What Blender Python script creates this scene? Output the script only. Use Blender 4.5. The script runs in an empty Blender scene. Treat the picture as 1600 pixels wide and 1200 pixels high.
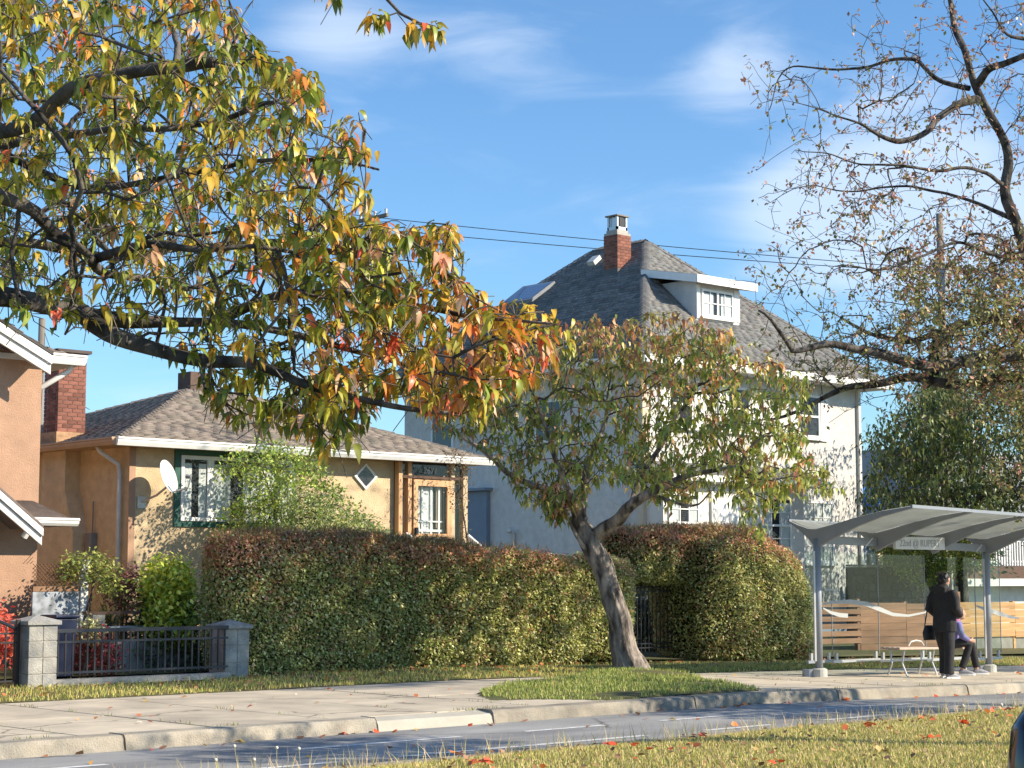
import bpy, math, random
import numpy as np
from mathutils import Vector, Matrix, noise
R = math.radians
S = bpy.context.scene
COL = S.collection

# ------------------------------------------------------------------ camera, world, sun, exposure
F = 2850.0; CH = 1.5
PITCH = math.atan(300 / F); TH = R(47.25)
fwh = np.array([math.cos(TH), math.sin(TH), 0.0]); rt = np.array([math.sin(TH), -math.cos(TH), 0.0]); up0 = np.array([0, 0, 1.0])
fw = fwh * math.cos(PITCH) + up0 * math.sin(PITCH); upv = up0 * math.cos(PITCH) - fwh * math.sin(PITCH)
C0 = np.array([0, 0, CH])
cam = bpy.data.cameras.new('camera'); cam.sensor_width = 36; cam.sensor_fit = 'HORIZONTAL'
cam.lens = 36 * F / 1600; cam.clip_start = 0.1; cam.clip_end = 3000
co = bpy.data.objects.new('camera', cam); COL.objects.link(co); co.location = (0, 0, CH)
co.rotation_euler = Matrix((rt, upv, -fw)).transposed().to_euler()
S.camera = co

SUN_EL, SUN_AZ = 30.0, math.atan2(-0.83, 0.555)          # to-sun direction in the ground plane
ts = np.array([math.cos(SUN_AZ) * math.cos(R(SUN_EL)), math.sin(SUN_AZ) * math.cos(R(SUN_EL)), math.sin(R(SUN_EL))])
sl = bpy.data.lights.new('sun', 'SUN'); sl.energy = 5.0; sl.angle = R(0.55); sl.color = (1.0, 0.885, 0.715)
so = bpy.data.objects.new('sun', sl); COL.objects.link(so)
so.rotation_euler = Vector(-ts).to_track_quat('-Z', 'Y').to_euler(); so.location = (20, -20, 30)

W = bpy.data.worlds.new('World'); S.world = W; W.use_nodes = True
nt = W.node_tree; nt.nodes.clear(); N = nt.nodes.new; L = nt.links.new
out = N('ShaderNodeOutputWorld'); bg = N('ShaderNodeBackground'); L(bg.outputs[0], out.inputs[0])
sky = N('ShaderNodeTexSky'); sky.sky_type = 'NISHITA'; sky.sun_disc = False
sky.sun_elevation = R(SUN_EL); sky.sun_rotation = math.atan2(ts[0], ts[1]); sky.altitude = 60; sky.air_density = 1.0; sky.dust_density = 0.3; sky.ozone_density = 2.0
bg.inputs[1].default_value = 0.12
tc = N('ShaderNodeTexCoord')
def wmath(op, a, b=None, clamp=False):
    m = N('ShaderNodeMath'); m.operation = op; m.use_clamp = clamp
    for i, v in enumerate((a, b)):
        if v is None: continue
        if isinstance(v, (int, float)): m.inputs[i].default_value = v
        else: L(v, m.inputs[i])
    return m.outputs[0]
# soft clouds: stretched noise, gathered round a few directions and thinly everywhere else
mp = N('ShaderNodeMapping'); mp.inputs['Scale'].default_value = (1, 1, 3.4); mp.inputs['Location'].default_value = (3.3, 1.7, .4); L(tc.outputs['Generated'], mp.inputs[0])
n1 = N('ShaderNodeTexNoise'); n1.inputs['Scale'].default_value = 8.0; n1.inputs['Detail'].default_value = 8; n1.inputs['Roughness'].default_value = 0.55; n1.inputs['Distortion'].default_value = 0.5
L(mp.outputs[0], n1.inputs['Vector'])
n2 = N('ShaderNodeTexNoise'); n2.inputs['Scale'].default_value = 2.2; n2.inputs['Detail'].default_value = 3; L(mp.outputs[0], n2.inputs['Vector'])
def rayd(x, y):
    r = fw + rt * (x - 800) / F + upv * (600 - y) / F
    return r / np.linalg.norm(r)
acc = None
for (px, py, rad, wt) in [(560, 30, 75, .95), (760, 15, 70, .55), (1120, 125, 50, .62), (1175, 95, 50, .5), (1225, 285, 50, .4), (1420, 300, 110, 1.5), (1310, 345, 100, 1.1),
                          (1540, 320, 80, 1.0), (1170, 375, 60, .4), (480, 60, 60, .5), (960, 340, 60, .25), (760, 405, 60, .25), (1480, 640, 70, .7), (300, 560, 120, .35), (1050, 260, 60, .3)]:
    d = rayd(px, py); k = 2 * (F / rad) ** 2
    vm = N('ShaderNodeVectorMath'); vm.operation = 'DOT_PRODUCT'; L(tc.outputs['Generated'], vm.inputs[0]); vm.inputs[1].default_value = tuple(d)
    g = wmath('EXPONENT', wmath('MULTIPLY', wmath('SUBTRACT', vm.outputs['Value'], 1.0), k / 2))
    g = wmath('MULTIPLY', g, wt)
    acc = g if acc is None else wmath('ADD', acc, g)
cl = wmath('ADD', wmath('MULTIPLY', acc, 0.36), wmath('MULTIPLY', n2.outputs[0], 0.14))
cl = wmath('ADD', cl, wmath('MULTIPLY', n1.outputs[0], 0.95))
mr = N('ShaderNodeMapRange'); mr.interpolation_type = 'SMOOTHSTEP'; L(cl, mr.inputs[0]); mr.inputs[1].default_value = 0.58; mr.inputs[2].default_value = 1.12; mr.inputs[3].default_value = 0; mr.inputs[4].default_value = 0.55
mx = N('ShaderNodeMix'); mx.data_type = 'RGBA'; L(mr.outputs[0], mx.inputs[0])
tint = N('ShaderNodeMix'); tint.data_type = 'RGBA'; tint.blend_type = 'MULTIPLY'; tint.inputs[0].default_value = 1; L(sky.outputs[0], tint.inputs[6]); tint.inputs[7].default_value = (0.62, 0.86, 1.05, 1)
L(tint.outputs[2], mx.inputs[6]); mx.inputs[7].default_value = (5.2, 5.8, 6.6, 1)
L(mx.outputs[2], bg.inputs[0])
S.view_settings.view_transform = 'Standard'; S.view_settings.look = 'None'; S.view_settings.gamma = 1; S.view_settings.use_curve_mapping = False
S.view_settings.exposure = 0.66
S.cycles.max_bounces = 8; S.cycles.transparent_max_bounces = 12; S.cycles.use_denoising = True

# ------------------------------------------------------------------ pixel helpers (a photograph pixel and one known coordinate give a point of the place)
def ray(x, y): return fw + rt * (x - 800) / F + upv * (600 - y) / F
def onY(x, y, Y): r = ray(x, y); return C0 + r * Y / r[1]
def onX(x, y, X): r = ray(x, y); return C0 + r * X / r[0]
def atd(x, y, d): return C0 + ray(x, y) * d
def proj(P):
    v = np.asarray(P, float) - C0; d = v @ fw
    return 800 + F * (v @ rt) / d, 600 - F * (v @ upv) / d, d
def gz(x): return -0.02 * np.maximum(0, np.asarray(x, float) - 18.5)     # the street falls gently beyond the first house

# ------------------------------------------------------------------ materials
def lin(r, g, b): return tuple((c / 12.92 if c <= .04045 else ((c + .055) / 1.055) ** 2.4) for c in (r / 255, g / 255, b / 255))
MATS = {}
def mat(name, col, rough=.85, var=.12, vs=3.0, bump=.0, bs=60.0, metal=0, rnd=0.0, attr=False, streak=0, crack=0, col2=None, mixs=1.2, spec=.4, stretch=(1, 1, 1), transl=0):
    if name in MATS: return MATS[name]
    m = bpy.data.materials.new(name); MATS[name] = m; m.use_nodes = True
    t = m.node_tree; t.nodes.clear(); n = t.nodes.new; l = t.links.new
    o = n('ShaderNodeOutputMaterial'); p = n('ShaderNodeBsdfPrincipled')
    p.inputs['Roughness'].default_value = rough; p.inputs['Metallic'].default_value = metal; p.inputs['Specular IOR Level'].default_value = spec
    tcn = n('ShaderNodeTexCoord'); mpn = n('ShaderNodeMapping'); mpn.inputs['Scale'].default_value = stretch; l(tcn.outputs['Object'], mpn.inputs[0])
    if attr:
        a = n('ShaderNodeAttribute'); a.attribute_name = 'Col'; src = a.outputs['Color']
    else:
        rg = n('ShaderNodeRGB'); rg.outputs[0].default_value = (*col, 1); src = rg.outputs[0]
    if col2:
        nz = n('ShaderNodeTexNoise'); nz.inputs['Scale'].default_value = mixs; nz.inputs['Detail'].default_value = 6; l(mpn.outputs[0], nz.inputs['Vector'])
        rm = n('ShaderNodeMapRange'); rm.inputs[1].default_value = .42; rm.inputs[2].default_value = .62; l(nz.outputs[0], rm.inputs[0])
        mm = n('ShaderNodeMix'); mm.data_type = 'RGBA'; l(rm.outputs[0], mm.inputs[0]); l(src, mm.inputs[6]); mm.inputs[7].default_value = (*col2, 1); src = mm.outputs[2]
    if var:
        nz = n('ShaderNodeTexNoise'); nz.inputs['Scale'].default_value = vs; nz.inputs['Detail'].default_value = 8; nz.inputs['Roughness'].default_value = .65; l(mpn.outputs[0], nz.inputs['Vector'])
        rm = n('ShaderNodeMapRange'); rm.inputs[1].default_value = .25; rm.inputs[2].default_value = .75; rm.inputs[3].default_value = 1 - var * 1.6; rm.inputs[4].default_value = 1 + var * 1.6; l(nz.outputs[0], rm.inputs[0])
        hs = n('ShaderNodeHueSaturation'); l(src, hs.inputs['Color']); l(rm.outputs[0], hs.inputs['Value']); src = hs.outputs[0]
    if rnd:
        oi = n('ShaderNodeObjectInfo'); rm = n('ShaderNodeMapRange'); rm.inputs[3].default_value = 1 - rnd; rm.inputs[4].default_value = 1 + rnd; l(oi.outputs['Random'], rm.inputs[0])
        hs = n('ShaderNodeHueSaturation'); l(src, hs.inputs['Color']); l(rm.outputs[0], hs.inputs['Value']); src = hs.outputs[0]
    if streak:
        m2 = n('ShaderNodeMapping'); m2.inputs['Scale'].default_value = (1.6, 1.6, .3); l(tcn.outputs['Object'], m2.inputs[0]); nz = n('ShaderNodeTexNoise'); nz.inputs['Scale'].default_value = 1.6; nz.inputs['Detail'].default_value = 5; l(m2.outputs[0], nz.inputs['Vector'])
        rm = n('ShaderNodeMapRange'); rm.inputs[1].default_value = .35; rm.inputs[2].default_value = .6; rm.inputs[3].default_value = 1 - streak * .6; rm.inputs[4].default_value = 1; l(nz.outputs[0], rm.inputs[0]); hs = n('ShaderNodeHueSaturation'); l(src, hs.inputs['Color']); l(rm.outputs[0], hs.inputs['Value']); src = hs.outputs[0]
    if crack:
        nd_ = n('ShaderNodeTexNoise'); nd_.inputs['Scale'].default_value = 2.5; nd_.inputs['Detail'].default_value = 5; geo = n('ShaderNodeNewGeometry'); l(geo.outputs['Position'], nd_.inputs['Vector'])
        av = n('ShaderNodeMix'); av.data_type = 'VECTOR'; av.inputs[0].default_value = .22; l(geo.outputs['Position'], av.inputs[4]); l(nd_.outputs['Color'], av.inputs[5])
        vo = n('ShaderNodeTexVoronoi'); vo.feature = 'DISTANCE_TO_EDGE'; vo.inputs['Scale'].default_value = crack; l(av.outputs[1], vo.inputs['Vector'])
        rm = n('ShaderNodeMapRange'); rm.inputs[1].default_value = .0; rm.inputs[2].default_value = .012; rm.inputs[3].default_value = .35; rm.inputs[4].default_value = 1; l(vo.outputs['Distance'], rm.inputs[0])
        gn = n('ShaderNodeTexNoise'); gn.inputs['Scale'].default_value = .45; l(geo.outputs['Position'], gn.inputs['Vector']); gr = n('ShaderNodeMapRange'); gr.inputs[1].default_value = .50; gr.inputs[2].default_value = .58; l(gn.outputs[0], gr.inputs[0])
        mxx = n('ShaderNodeMath'); mxx.operation = 'MAXIMUM'; iv = n('ShaderNodeMath'); iv.operation = 'SUBTRACT'; iv.inputs[0].default_value = 1; l(gr.outputs[0], iv.inputs[1]); l(rm.outputs[0], mxx.inputs[0]); l(iv.outputs[0], mxx.inputs[1])
        hs = n('ShaderNodeHueSaturation'); l(src, hs.inputs['Color']); l(mxx.outputs[0], hs.inputs['Value']); src = hs.outputs[0]
    l(src, p.inputs['Base Color'])
    if bump:
        nb = n('ShaderNodeTexNoise'); nb.inputs['Scale'].default_value = bs; nb.inputs['Detail'].default_value = 4; l(mpn.outputs[0], nb.inputs['Vector'])
        b = n('ShaderNodeBump'); b.inputs['Strength'].default_value = bump; b.inputs['Distance'].default_value = .02; l(nb.outputs[0], b.inputs['Height']); l(b.outputs[0], p.inputs['Normal'])
    if transl:
        tr = n('ShaderNodeBsdfTranslucent'); l(src, tr.inputs[0]); ms = n('ShaderNodeMixShader'); ms.inputs[0].default_value = transl
        l(p.outputs[0], ms.inputs[1]); l(tr.outputs[0], ms.inputs[2]); l(ms.outputs[0], o.inputs[0])
    else: l(p.outputs[0], o.inputs[0])
    return m
def glass(name, tint=(.75, .85, .85), gloss=.25, rough=.03):
    if name in MATS: return MATS[name]
    m = bpy.data.materials.new(name); MATS[name] = m; m.use_nodes = True
    t = m.node_tree; t.nodes.clear(); n = t.nodes.new; l = t.links.new
    o = n('ShaderNodeOutputMaterial'); a = n('ShaderNodeBsdfTransparent'); a.inputs[0].default_value = (*tint, 1)
    g = n('ShaderNodeBsdfGlossy'); g.inputs['Roughness'].default_value = rough; lw = n('ShaderNodeLayerWeight'); fr = n('ShaderNodeMath'); fr.operation = 'POWER'; fr.inputs[1].default_value = 5.5; l(lw.outputs['Facing'], fr.inputs[0])
    ad = n('ShaderNodeMath'); ad.operation = 'ADD'; ad.use_clamp = True; ad.inputs[1].default_value = gloss; l(fr.outputs[0], ad.inputs[0])
    x = n('ShaderNodeMixShader'); l(ad.outputs[0], x.inputs[0]); l(a.outputs[0], x.inputs[1]); l(g.outputs[0], x.inputs[2]); l(x.outputs[0], o.inputs[0])
    return m

# ------------------------------------------------------------------ mesh helpers
def link_mesh(name, me, parent=None, loc=None):
    o = bpy.data.objects.new(name, me); COL.objects.link(o)
    if parent is not None: o.parent = parent
    if loc is not None: o.location = loc
    return o
def wloc(o):
    v = Vector((0, 0, 0))
    while o is not None: v = v + o.location; o = o.parent
    return v
class MB:
    def __init__(s): s.v = []; s.f = []
    def add(s, vs, fs):
        k = len(s.v); s.v += [tuple(map(float, v)) for v in vs]; s.f += [tuple(i + k for i in f) for f in fs]; return s
    def box(s, x0, x1, y0, y1, z0, z1):
        return s.add([(x0, y0, z0), (x1, y0, z0), (x1, y1, z0), (x0, y1, z0), (x0, y0, z1), (x1, y0, z1), (x1, y1, z1), (x0, y1, z1)],
                     [(0, 3, 2, 1), (4, 5, 6, 7), (0, 1, 5, 4), (1, 2, 6, 5), (2, 3, 7, 6), (3, 0, 4, 7)])
    def prism(s, poly, vec):                       # polygon extruded along vec
        n = len(poly); vec = np.array(vec, float); a = [np.array(p, float) for p in poly]; b = [p + vec for p in a]
        nn = np.zeros(3)
        for i in range(n): nn += np.cross(a[i], a[(i + 1) % n])
        if nn @ vec > 0: a, b = b, a
        return s.add(a + b, [tuple(range(n)), tuple(range(2 * n - 1, n - 1, -1))] + [(i, i + n, (i + 1) % n + n, (i + 1) % n) for i in range(n)])
    def bar(s, p, q, w, h=None, up=(0, 0, 1)):     # rectangular bar from p to q
        h = h or w; p = np.array(p, float); q = np.array(q, float); d = q - p; d /= np.linalg.norm(d)
        u = np.cross(d, up); 
        if np.linalg.norm(u) < 1e-4: u = np.cross(d, (1, 0, 0))
        u /= np.linalg.norm(u); w2 = np.cross(u, d)
        c = [(-1, -1), (1, -1), (1, 1), (-1, 1)]
        vs = [p + u * a * w / 2 + w2 * b * h / 2 for a, b in c] + [q + u * a * w / 2 + w2 * b * h / 2 for a, b in c]
        return s.add(vs, [(0, 1, 2, 3), (7, 6, 5, 4)] + [(i, i + 4, (i + 1) % 4 + 4, (i + 1) % 4) for i in range(4)])
    def tube(s, pts, rad, n=8, cap=True, bump=0, seed=0, fiss=0):
        pts = [np.array(p, float) for p in pts]; m = len(pts); rad = [rad] * m if isinstance(rad, (int, float)) else rad
        k = len(s.v); up = np.array([0.13, 0.31, 0.94]); rg = random.Random(seed)
        ref = None
        for i, p in enumerate(pts):
            d = pts[min(i + 1, m - 1)] - pts[max(i - 1, 0)]; d /= (np.linalg.norm(d) + 1e-9)
            if ref is None: ref = np.cross(d, up if abs(d @ up) < .9 else (1, 0, 0))
            ref = ref - d * (ref @ d); ref /= np.linalg.norm(ref); w = np.cross(d, ref)
            for j in range(n):
                a = 2 * math.pi * j / n; rr = rad[i] * (1 + bump * (noise.noise(Vector((p[0] * 3 + math.cos(a) * 2 + seed, p[1] * 3 + math.sin(a) * 2, p[2] * 2.5))) * 1.6) + fiss * (noise.noise(Vector((math.cos(a) * 5.5 + seed, math.sin(a) * 5.5, p[2] * 2.2))) + .5 * noise.noise(Vector((math.cos(a) * 12, math.sin(a) * 12, p[2] * 6 + seed)))))
                s.v.append(tuple(p + (ref * math.cos(a) + w * math.sin(a)) * rr))
        for i in range(m - 1):
            for j in range(n):
                a = k + i * n + j; b = k + i * n + (j + 1) % n
                s.f.append((a, b, b + n, a + n))
        if cap: s.f.append(tuple(k + j for j in range(n))[::-1]); s.f.append(tuple(k + (m - 1) * n + j for j in range(n)))
        return s
    def slope(s): s.v = [(x, y, z + float(gz(x))) for x, y, z in s.v]; return s
    def build(s, name, m, parent=None, loc=None, smooth=False, kind=None, bevel=0, local=False):
        pl = Vector((0, 0, 0)) if local else wloc(parent)
        o_loc = Vector(loc) if loc is not None else Vector((0, 0, 0))
        off = pl if parent is not None else o_loc
        me = bpy.data.meshes.new(name); me.from_pydata([(v[0] - off.x, v[1] - off.y, v[2] - off.z) for v in s.v] if off.length else s.v, [], s.f)
        if m is not None: me.materials.append(m)
        if smooth: me.polygons.foreach_set('use_smooth', [True] * len(me.polygons))
        o = link_mesh(name, me, parent, o_loc if parent is None and loc is not None else None)
        if kind: o['kind'] = kind
        if bevel:
            b = o.modifiers.new('bevel', 'BEVEL'); b.width = bevel; b.segments = 2; b.limit_method = 'ANGLE'
        return o
def thing(name, label, cat, loc=(0, 0, 0), group=None):
    o = bpy.data.objects.new(name, None); COL.objects.link(o); o.location = loc; o.empty_display_size = .1
    o['label'] = label; o['category'] = cat
    if group: o['group'] = group
    return o
def tag(o, label, cat, group=None, kind=None):
    o['label'] = label; o['category'] = cat
    if group: o['group'] = group
    if kind: o['kind'] = kind
    return o
def np_mesh(name, V, faces, m, parent=None, kind=None, cols=None, smooth=False, off=None):
    """faces: list of int arrays (n,k)"""
    me = bpy.data.meshes.new(name); off = np.array(wloc(parent)) if off is None else off
    V = np.asarray(V, np.float32) - np.asarray(off, np.float32)
    me.vertices.add(len(V)); me.vertices.foreach_set('co', V.ravel())
    loops = np.concatenate([f.ravel() for f in faces]).astype(np.int32); tot = np.concatenate([np.full(len(f), f.shape[1]) for f in faces]).astype(np.int32)
    st = np.concatenate([[0], np.cumsum(tot)[:-1]]).astype(np.int32)
    me.loops.add(len(loops)); me.loops.foreach_set('vertex_index', loops); me.polygons.add(len(tot)); me.polygons.foreach_set('loop_start', st); me.polygons.foreach_set('loop_total', tot)
    if smooth: me.polygons.foreach_set('use_smooth', np.ones(len(tot), bool))
    if cols is not None:
        a = me.color_attributes.new('Col', 'FLOAT_COLOR', 'POINT'); c4 = np.ones((len(V), 4), np.float32); c4[:, :3] = cols; a.data.foreach_set('color', c4.ravel())
    me.update(calc_edges=True); me.materials.append(m)
    o = link_mesh(name, me, parent)
    if kind: o['kind'] = kind
    return o

# ------------------------------------------------------------------ leaves
def leaf_big(wd=1.0, cu=1.0, tw=0.0):
    rows = [(.0, .0), (.2, .12 * wd), (.48, .18 * wd), (.75, .12 * wd), (1.0, 0)]
    def mid(t): return np.array([tw * t * t, .46 * math.sin(t * 1.5) / cu, -.86 * cu * t ** (1.55 / cu)])
    v = [mid(0)]; f = []
    for t, w in rows[1:-1]:
        m = mid(t); up = .11 * w / .19
        v += [m + np.array([-w, -.03, up]), m, m + np.array([w, -.03, up])]
    v.append(mid(1.0) + np.array([.02, 0, -.03]))
    f3 = [(0, 2, 1), (0, 3, 2), (10, 7, 8), (10, 8, 9)]; f4 = [(1, 2, 5, 4), (2, 3, 6, 5), (4, 5, 8, 7), (5, 6, 9, 8)]
    return np.array(v), [np.array(f3), np.array(f4)]
def leaf_mid():
    v = np.array([(0, 0, 0), (-.17, .3, -.16), (0, .36, -.26), (.17, .3, -.16), (0, .48, -.88)]); return v, [np.array([(0, 2, 1), (0, 3, 2), (4, 1, 2), (4, 2, 3)])]
def leaf_small():
    v = np.array([(0, 0, 0), (-.27, .4, -.22), (0, .75, -.5), (.27, .4, -.22)]); return v, [np.array([(0, 2, 1), (0, 3, 2)])]
def blade():
    v = np.array([(-.5, 0, 0), (.5, 0, 0), (.35, .12, .55), (-.35, .12, .55), (0, .45, 1.0)]); return v, [np.array([(0, 1, 2, 3)]), np.array([(3, 2, 4)])]
def rot_from(yaw, tilt, roll):
    cy, sy, ct, st_, cr, sr = np.cos(yaw), np.sin(yaw), np.cos(tilt), np.sin(tilt), np.cos(roll), np.sin(roll)
    n = len(yaw); Rz = np.zeros((n, 3, 3)); Rx = np.zeros((n, 3, 3)); Ry = np.zeros((n, 3, 3))
    Rz[:, 0, 0] = cy; Rz[:, 0, 1] = -sy; Rz[:, 1, 0] = sy; Rz[:, 1, 1] = cy; Rz[:, 2, 2] = 1
    Rx[:, 0, 0] = 1; Rx[:, 1, 1] = ct; Rx[:, 1, 2] = -st_; Rx[:, 2, 1] = st_; Rx[:, 2, 2] = ct
    Ry[:, 0, 0] = cr; Ry[:, 0, 2] = sr; Ry[:, 1, 1] = 1; Ry[:, 2, 0] = -sr; Ry[:, 2, 2] = cr
    return Rz @ Rx @ Ry
LEAF_VF = np.array([[1.2, 1.15, 1.1]] + [[.92, .9, .9], [1.25, 1.2, 1.15], [.92, .9, .9]] * 3 + [[1.1, .8, .8]])
def scatter(name, tmpl, P, M, sc, cols, m, parent=None, kind='stuff', smooth=False):
    V, Fs = tmpl; n = len(P); k = len(V); sc = np.asarray(sc)
    if sc.ndim == 1: sc = sc[:, None].repeat(3, 1)
    X = np.einsum('nij,nkj->nki', M, V[None] * sc[:, None, :]) + P[:, None, :]
    faces = [(f[None] + (np.arange(n) * k)[:, None, None]).reshape(-1, f.shape[1]) for f in Fs]
    cc = np.repeat(cols, k, 0) * (np.tile(LEAF_VF, (n, 1)) if k == 11 else 1)
    return np_mesh(name, X.reshape(-1, 3), faces, m, parent, kind, np.clip(cc, 0, 1), smooth)
FOL = 1.55
def pick(rng, pal, n, w=None):
    pal = np.array(pal); w = np.array(w if w is not None else np.ones(len(pal)), float); i = rng.choice(len(pal), n, p=w / w.sum())
    return np.clip(FOL * pal[i] * rng.uniform(.8, 1.2, (n, 1)) * rng.uniform(.92, 1.08, (n, 3)), 0, 1)
def leaves(tmpl, P, yaw, tilt, roll, sc, cols, m, parent, singles=0, npal=14, smooth=True):
    """the leaves that show largest become objects of their own, the rest one mass"""
    M = rot_from(yaw, tilt, roll); idx = np.arange(len(P))
    if singles:
        pr = np.array([proj(p) for p in P]); inside = (pr[:, 2] > 0) & (pr[:, 0] > 10) & (pr[:, 0] < 1590) & (pr[:, 1] > 5) & (pr[:, 1] < 1190)
        size = np.where(inside, sc / np.maximum(pr[:, 2], .1), 0); top = np.argsort(-size)[:singles * 3]; top = top[::3][:singles]; top = top[size[top] > 0]
        rg = np.random.default_rng(5); pal = cols[rg.choice(len(cols), npal)]; meshes = []
        V, Fs = tmpl; off = np.array(wloc(parent))
        for c in pal:
            o = np_mesh('leaf', V, Fs, m, None, None, np.clip(np.repeat(c[None], len(V), 0) * (LEAF_VF if len(V) == 11 else 1), 0, 1), smooth, off=np.zeros(3)); meshes.append(o.data); bpy.data.objects.remove(o)
        for i in top:
            j = int(np.argmin(((pal - cols[i]) ** 2).sum(1)))
            o = bpy.data.objects.new('leaf', meshes[j]); COL.objects.link(o); o.parent = parent; o.location = P[i] - off
            o.rotation_euler = Matrix(M[i].tolist()).to_euler(); o.scale = (sc[i],) * 3
        keep = np.ones(len(P), bool); keep[top] = False; idx = idx[keep]
    return scatter('leaves', tmpl, P[idx], M[idx], sc[idx], cols[idx], m, parent, 'stuff', smooth)

# ------------------------------------------------------------------ branching
def inpoly(x, y, poly):
    poly = np.array(poly, float); ins = np.zeros(len(x), bool); j = len(poly) - 1
    for i in range(len(poly)):
        xi, yi = poly[i]; xj, yj = poly[j]
        with np.errstate(divide='ignore', invalid='ignore'):
            c = ((yi > y) != (yj > y)) & (x < (xj - xi) * (y - yi) / (yj - yi + 1e-12) + xi)
        ins ^= c; j = i
    return ins
def crown_points(rng, poly, n, dfun):
    """points filling a crown: outline as seen from the street, real depth from dfun"""
    poly = np.array(poly, float); lo = poly.min(0); hi = poly.max(0); out = []
    while len(out) < n:
        x = rng.uniform(lo[0], hi[0], n); y = rng.uniform(lo[1], hi[1], n); k = inpoly(x, y, poly)
        for a, b in zip(x[k], y[k]): out.append(atd(a, b, dfun(a, b, rng)))
    return np.array(out[:n])
def smooth_path(P, step):
    P = np.array(P, float); out = []; Q = np.vstack([2 * P[0] - P[1], P, 2 * P[-1] - P[-2]])
    for i in range(1, len(Q) - 2):
        n = max(1, int(np.linalg.norm(Q[i + 1] - Q[i]) / step))
        for t in np.arange(n) / n:
            out.append(.5 * ((2 * Q[i]) + (-Q[i - 1] + Q[i + 1]) * t + (2 * Q[i - 1] - 5 * Q[i] + 4 * Q[i + 1] - Q[i + 2]) * t * t + (-Q[i - 1] + 3 * Q[i] - 3 * Q[i + 1] + Q[i + 2]) * t ** 3))
    out.append(P[-1]); return np.array(out)
def grow(rng, limbs, targets, step, sag=.15, tip=.003, jitter=.25, maxr=.03):
    """limbs: point arrays (smooth); twigs reach from them to the targets. returns nodes, parents, radii, target node ids"""
    pos = np.vstack(limbs); ns = len(pos); cap = ns + len(targets) * 14
    X = np.zeros((cap, 3)); X[:ns] = pos; par = np.full(cap, -1); cnt = ns; dirs = np.zeros((cap, 3)); k = 0
    for l in limbs:
        d = np.gradient(l, axis=0); dirs[k:k + len(l)] = d / (np.linalg.norm(d, axis=1)[:, None] + 1e-9); k += len(l)
    d0 = np.array([np.min(((pos - t) ** 2).sum(1)) for t in targets]); order = np.argsort(d0); tips = []
    for ti in order:
        t = targets[ti]; dv = t - X[:cnt]; dd = np.sqrt((dv ** 2).sum(1)) + 1e-6
        cost = dd * (1.25 - .35 * (dv * dirs[:cnt]).sum(1) / dd)
        j = int(np.argmin(cost)); D = dd[j]; n = min(12, max(1, int(D / step)))
        if D < step * .3: continue
        d = dirs[j] * D * .5; prev = j; bend = rng.normal(0, jitter * D * .16, 3) + np.array([0, 0, sag * D])
        a0 = X[j].copy()
        for q in range(1, n + 1):
            s = q / n; h = s * s * (3 - 2 * s); p = a0 * (1 - s) + t * s + d * s * (1 - s) * (1 - s) + bend * math.sin(math.pi * s) * .5 + (rng.normal(0, step * .07, 3) if q < n else 0)
            if cnt >= cap: break
            X[cnt] = p; par[cnt] = prev; v = p - X[prev]; dirs[cnt] = v / (np.linalg.norm(v) + 1e-9); prev = cnt; cnt += 1
        tips.append(prev)
    X = X[:cnt]; par = par[:cnt]; A = np.zeros(cnt); ch = np.zeros(cnt, int)
    for i in range(cnt - 1, ns - 1, -1):
        if ch[i] == 0: A[i] = tip ** 2.1
        if par[i] >= 0: A[par[i]] += A[i]; ch[par[i]] += 1
    rad = np.minimum(np.maximum(A, tip ** 2.1) ** (1 / 2.1), maxr)
    return X, par, rad, np.array(tips), ns
def twig_mesh(name, X, par, rad, ns, m, parent, n=4, kind='stuff'):
    i = np.arange(ns, len(X)); p = par[i]; a = X[p]; b = X[i]; d = b - a; ln = np.linalg.norm(d, axis=1)[:, None] + 1e-9; d = d / ln
    ref = np.where(np.abs(d[:, 2:3]) < .9, np.array([[0, 0, 1.0]]), np.array([[1.0, 0, 0]])); u = np.cross(d, ref); u /= np.linalg.norm(u, axis=1)[:, None]; w = np.cross(d, u)
    ra = np.minimum(np.where(p >= ns, rad[p], rad[i]), rad[i] * 1.5)[:, None]; rb = rad[i][:, None]; vs = []
    for c, r in ((a - d * ra * .3, ra), (b, rb)):
        for k in range(n):
            g = 2 * math.pi * k / n; vs.append(c + (u * math.cos(g) + w * math.sin(g)) * r)
    V = np.stack(vs, 1).reshape(-1, 3); base = (np.arange(len(i)) * 2 * n)[:, None]
    faces = np.stack([np.stack([base[:, 0] + k, base[:, 0] + (k + 1) % n, base[:, 0] + n + (k + 1) % n, base[:, 0] + n + k], 1) for k in range(n)], 1).reshape(-1, 4)
    return np_mesh(name, V, [faces], m, parent, kind)
# ------------------------------------------------------------------ palette
M_WHITE = mat('white_paint', (.80, .79, .76), .5, .05, 4)
M_OFFWH = mat('weathered_white_paint', (.62, .61, .58), .6, .12, 3)
M_STW = mat('white_stucco', (.63, .61, .57), .95, .09, 5, .8, 35, streak=.13)
M_STY = mat('yellow_stucco', (.62, .475, .295), .95, .12, 5, .8, 35, streak=.14)
M_STP = mat('peach_stucco', (.43, .265, .175), .95, .09, 4, .6, 40, streak=.12)
M_TAN = mat('tan_trim', (.50, .33, .20), .7, .08)
M_SHB = mat('brown_shingle', (.19, .15, .125), .95, .22, 9, .6, 90, attr=True)
M_SHG = mat('grey_shingle', (.14, .14, .135), .95, .22, 9, .6, 90, attr=True)
M_UNDER = mat('roof_felt', (.09, .085, .08), .95, .1)
M_CONC = mat('concrete', (.55, .475, .355), .95, .15, 1.6, .35, 70, rnd=.07, col2=(.43, .37, .285), mixs=.9, crack=.55)
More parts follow.
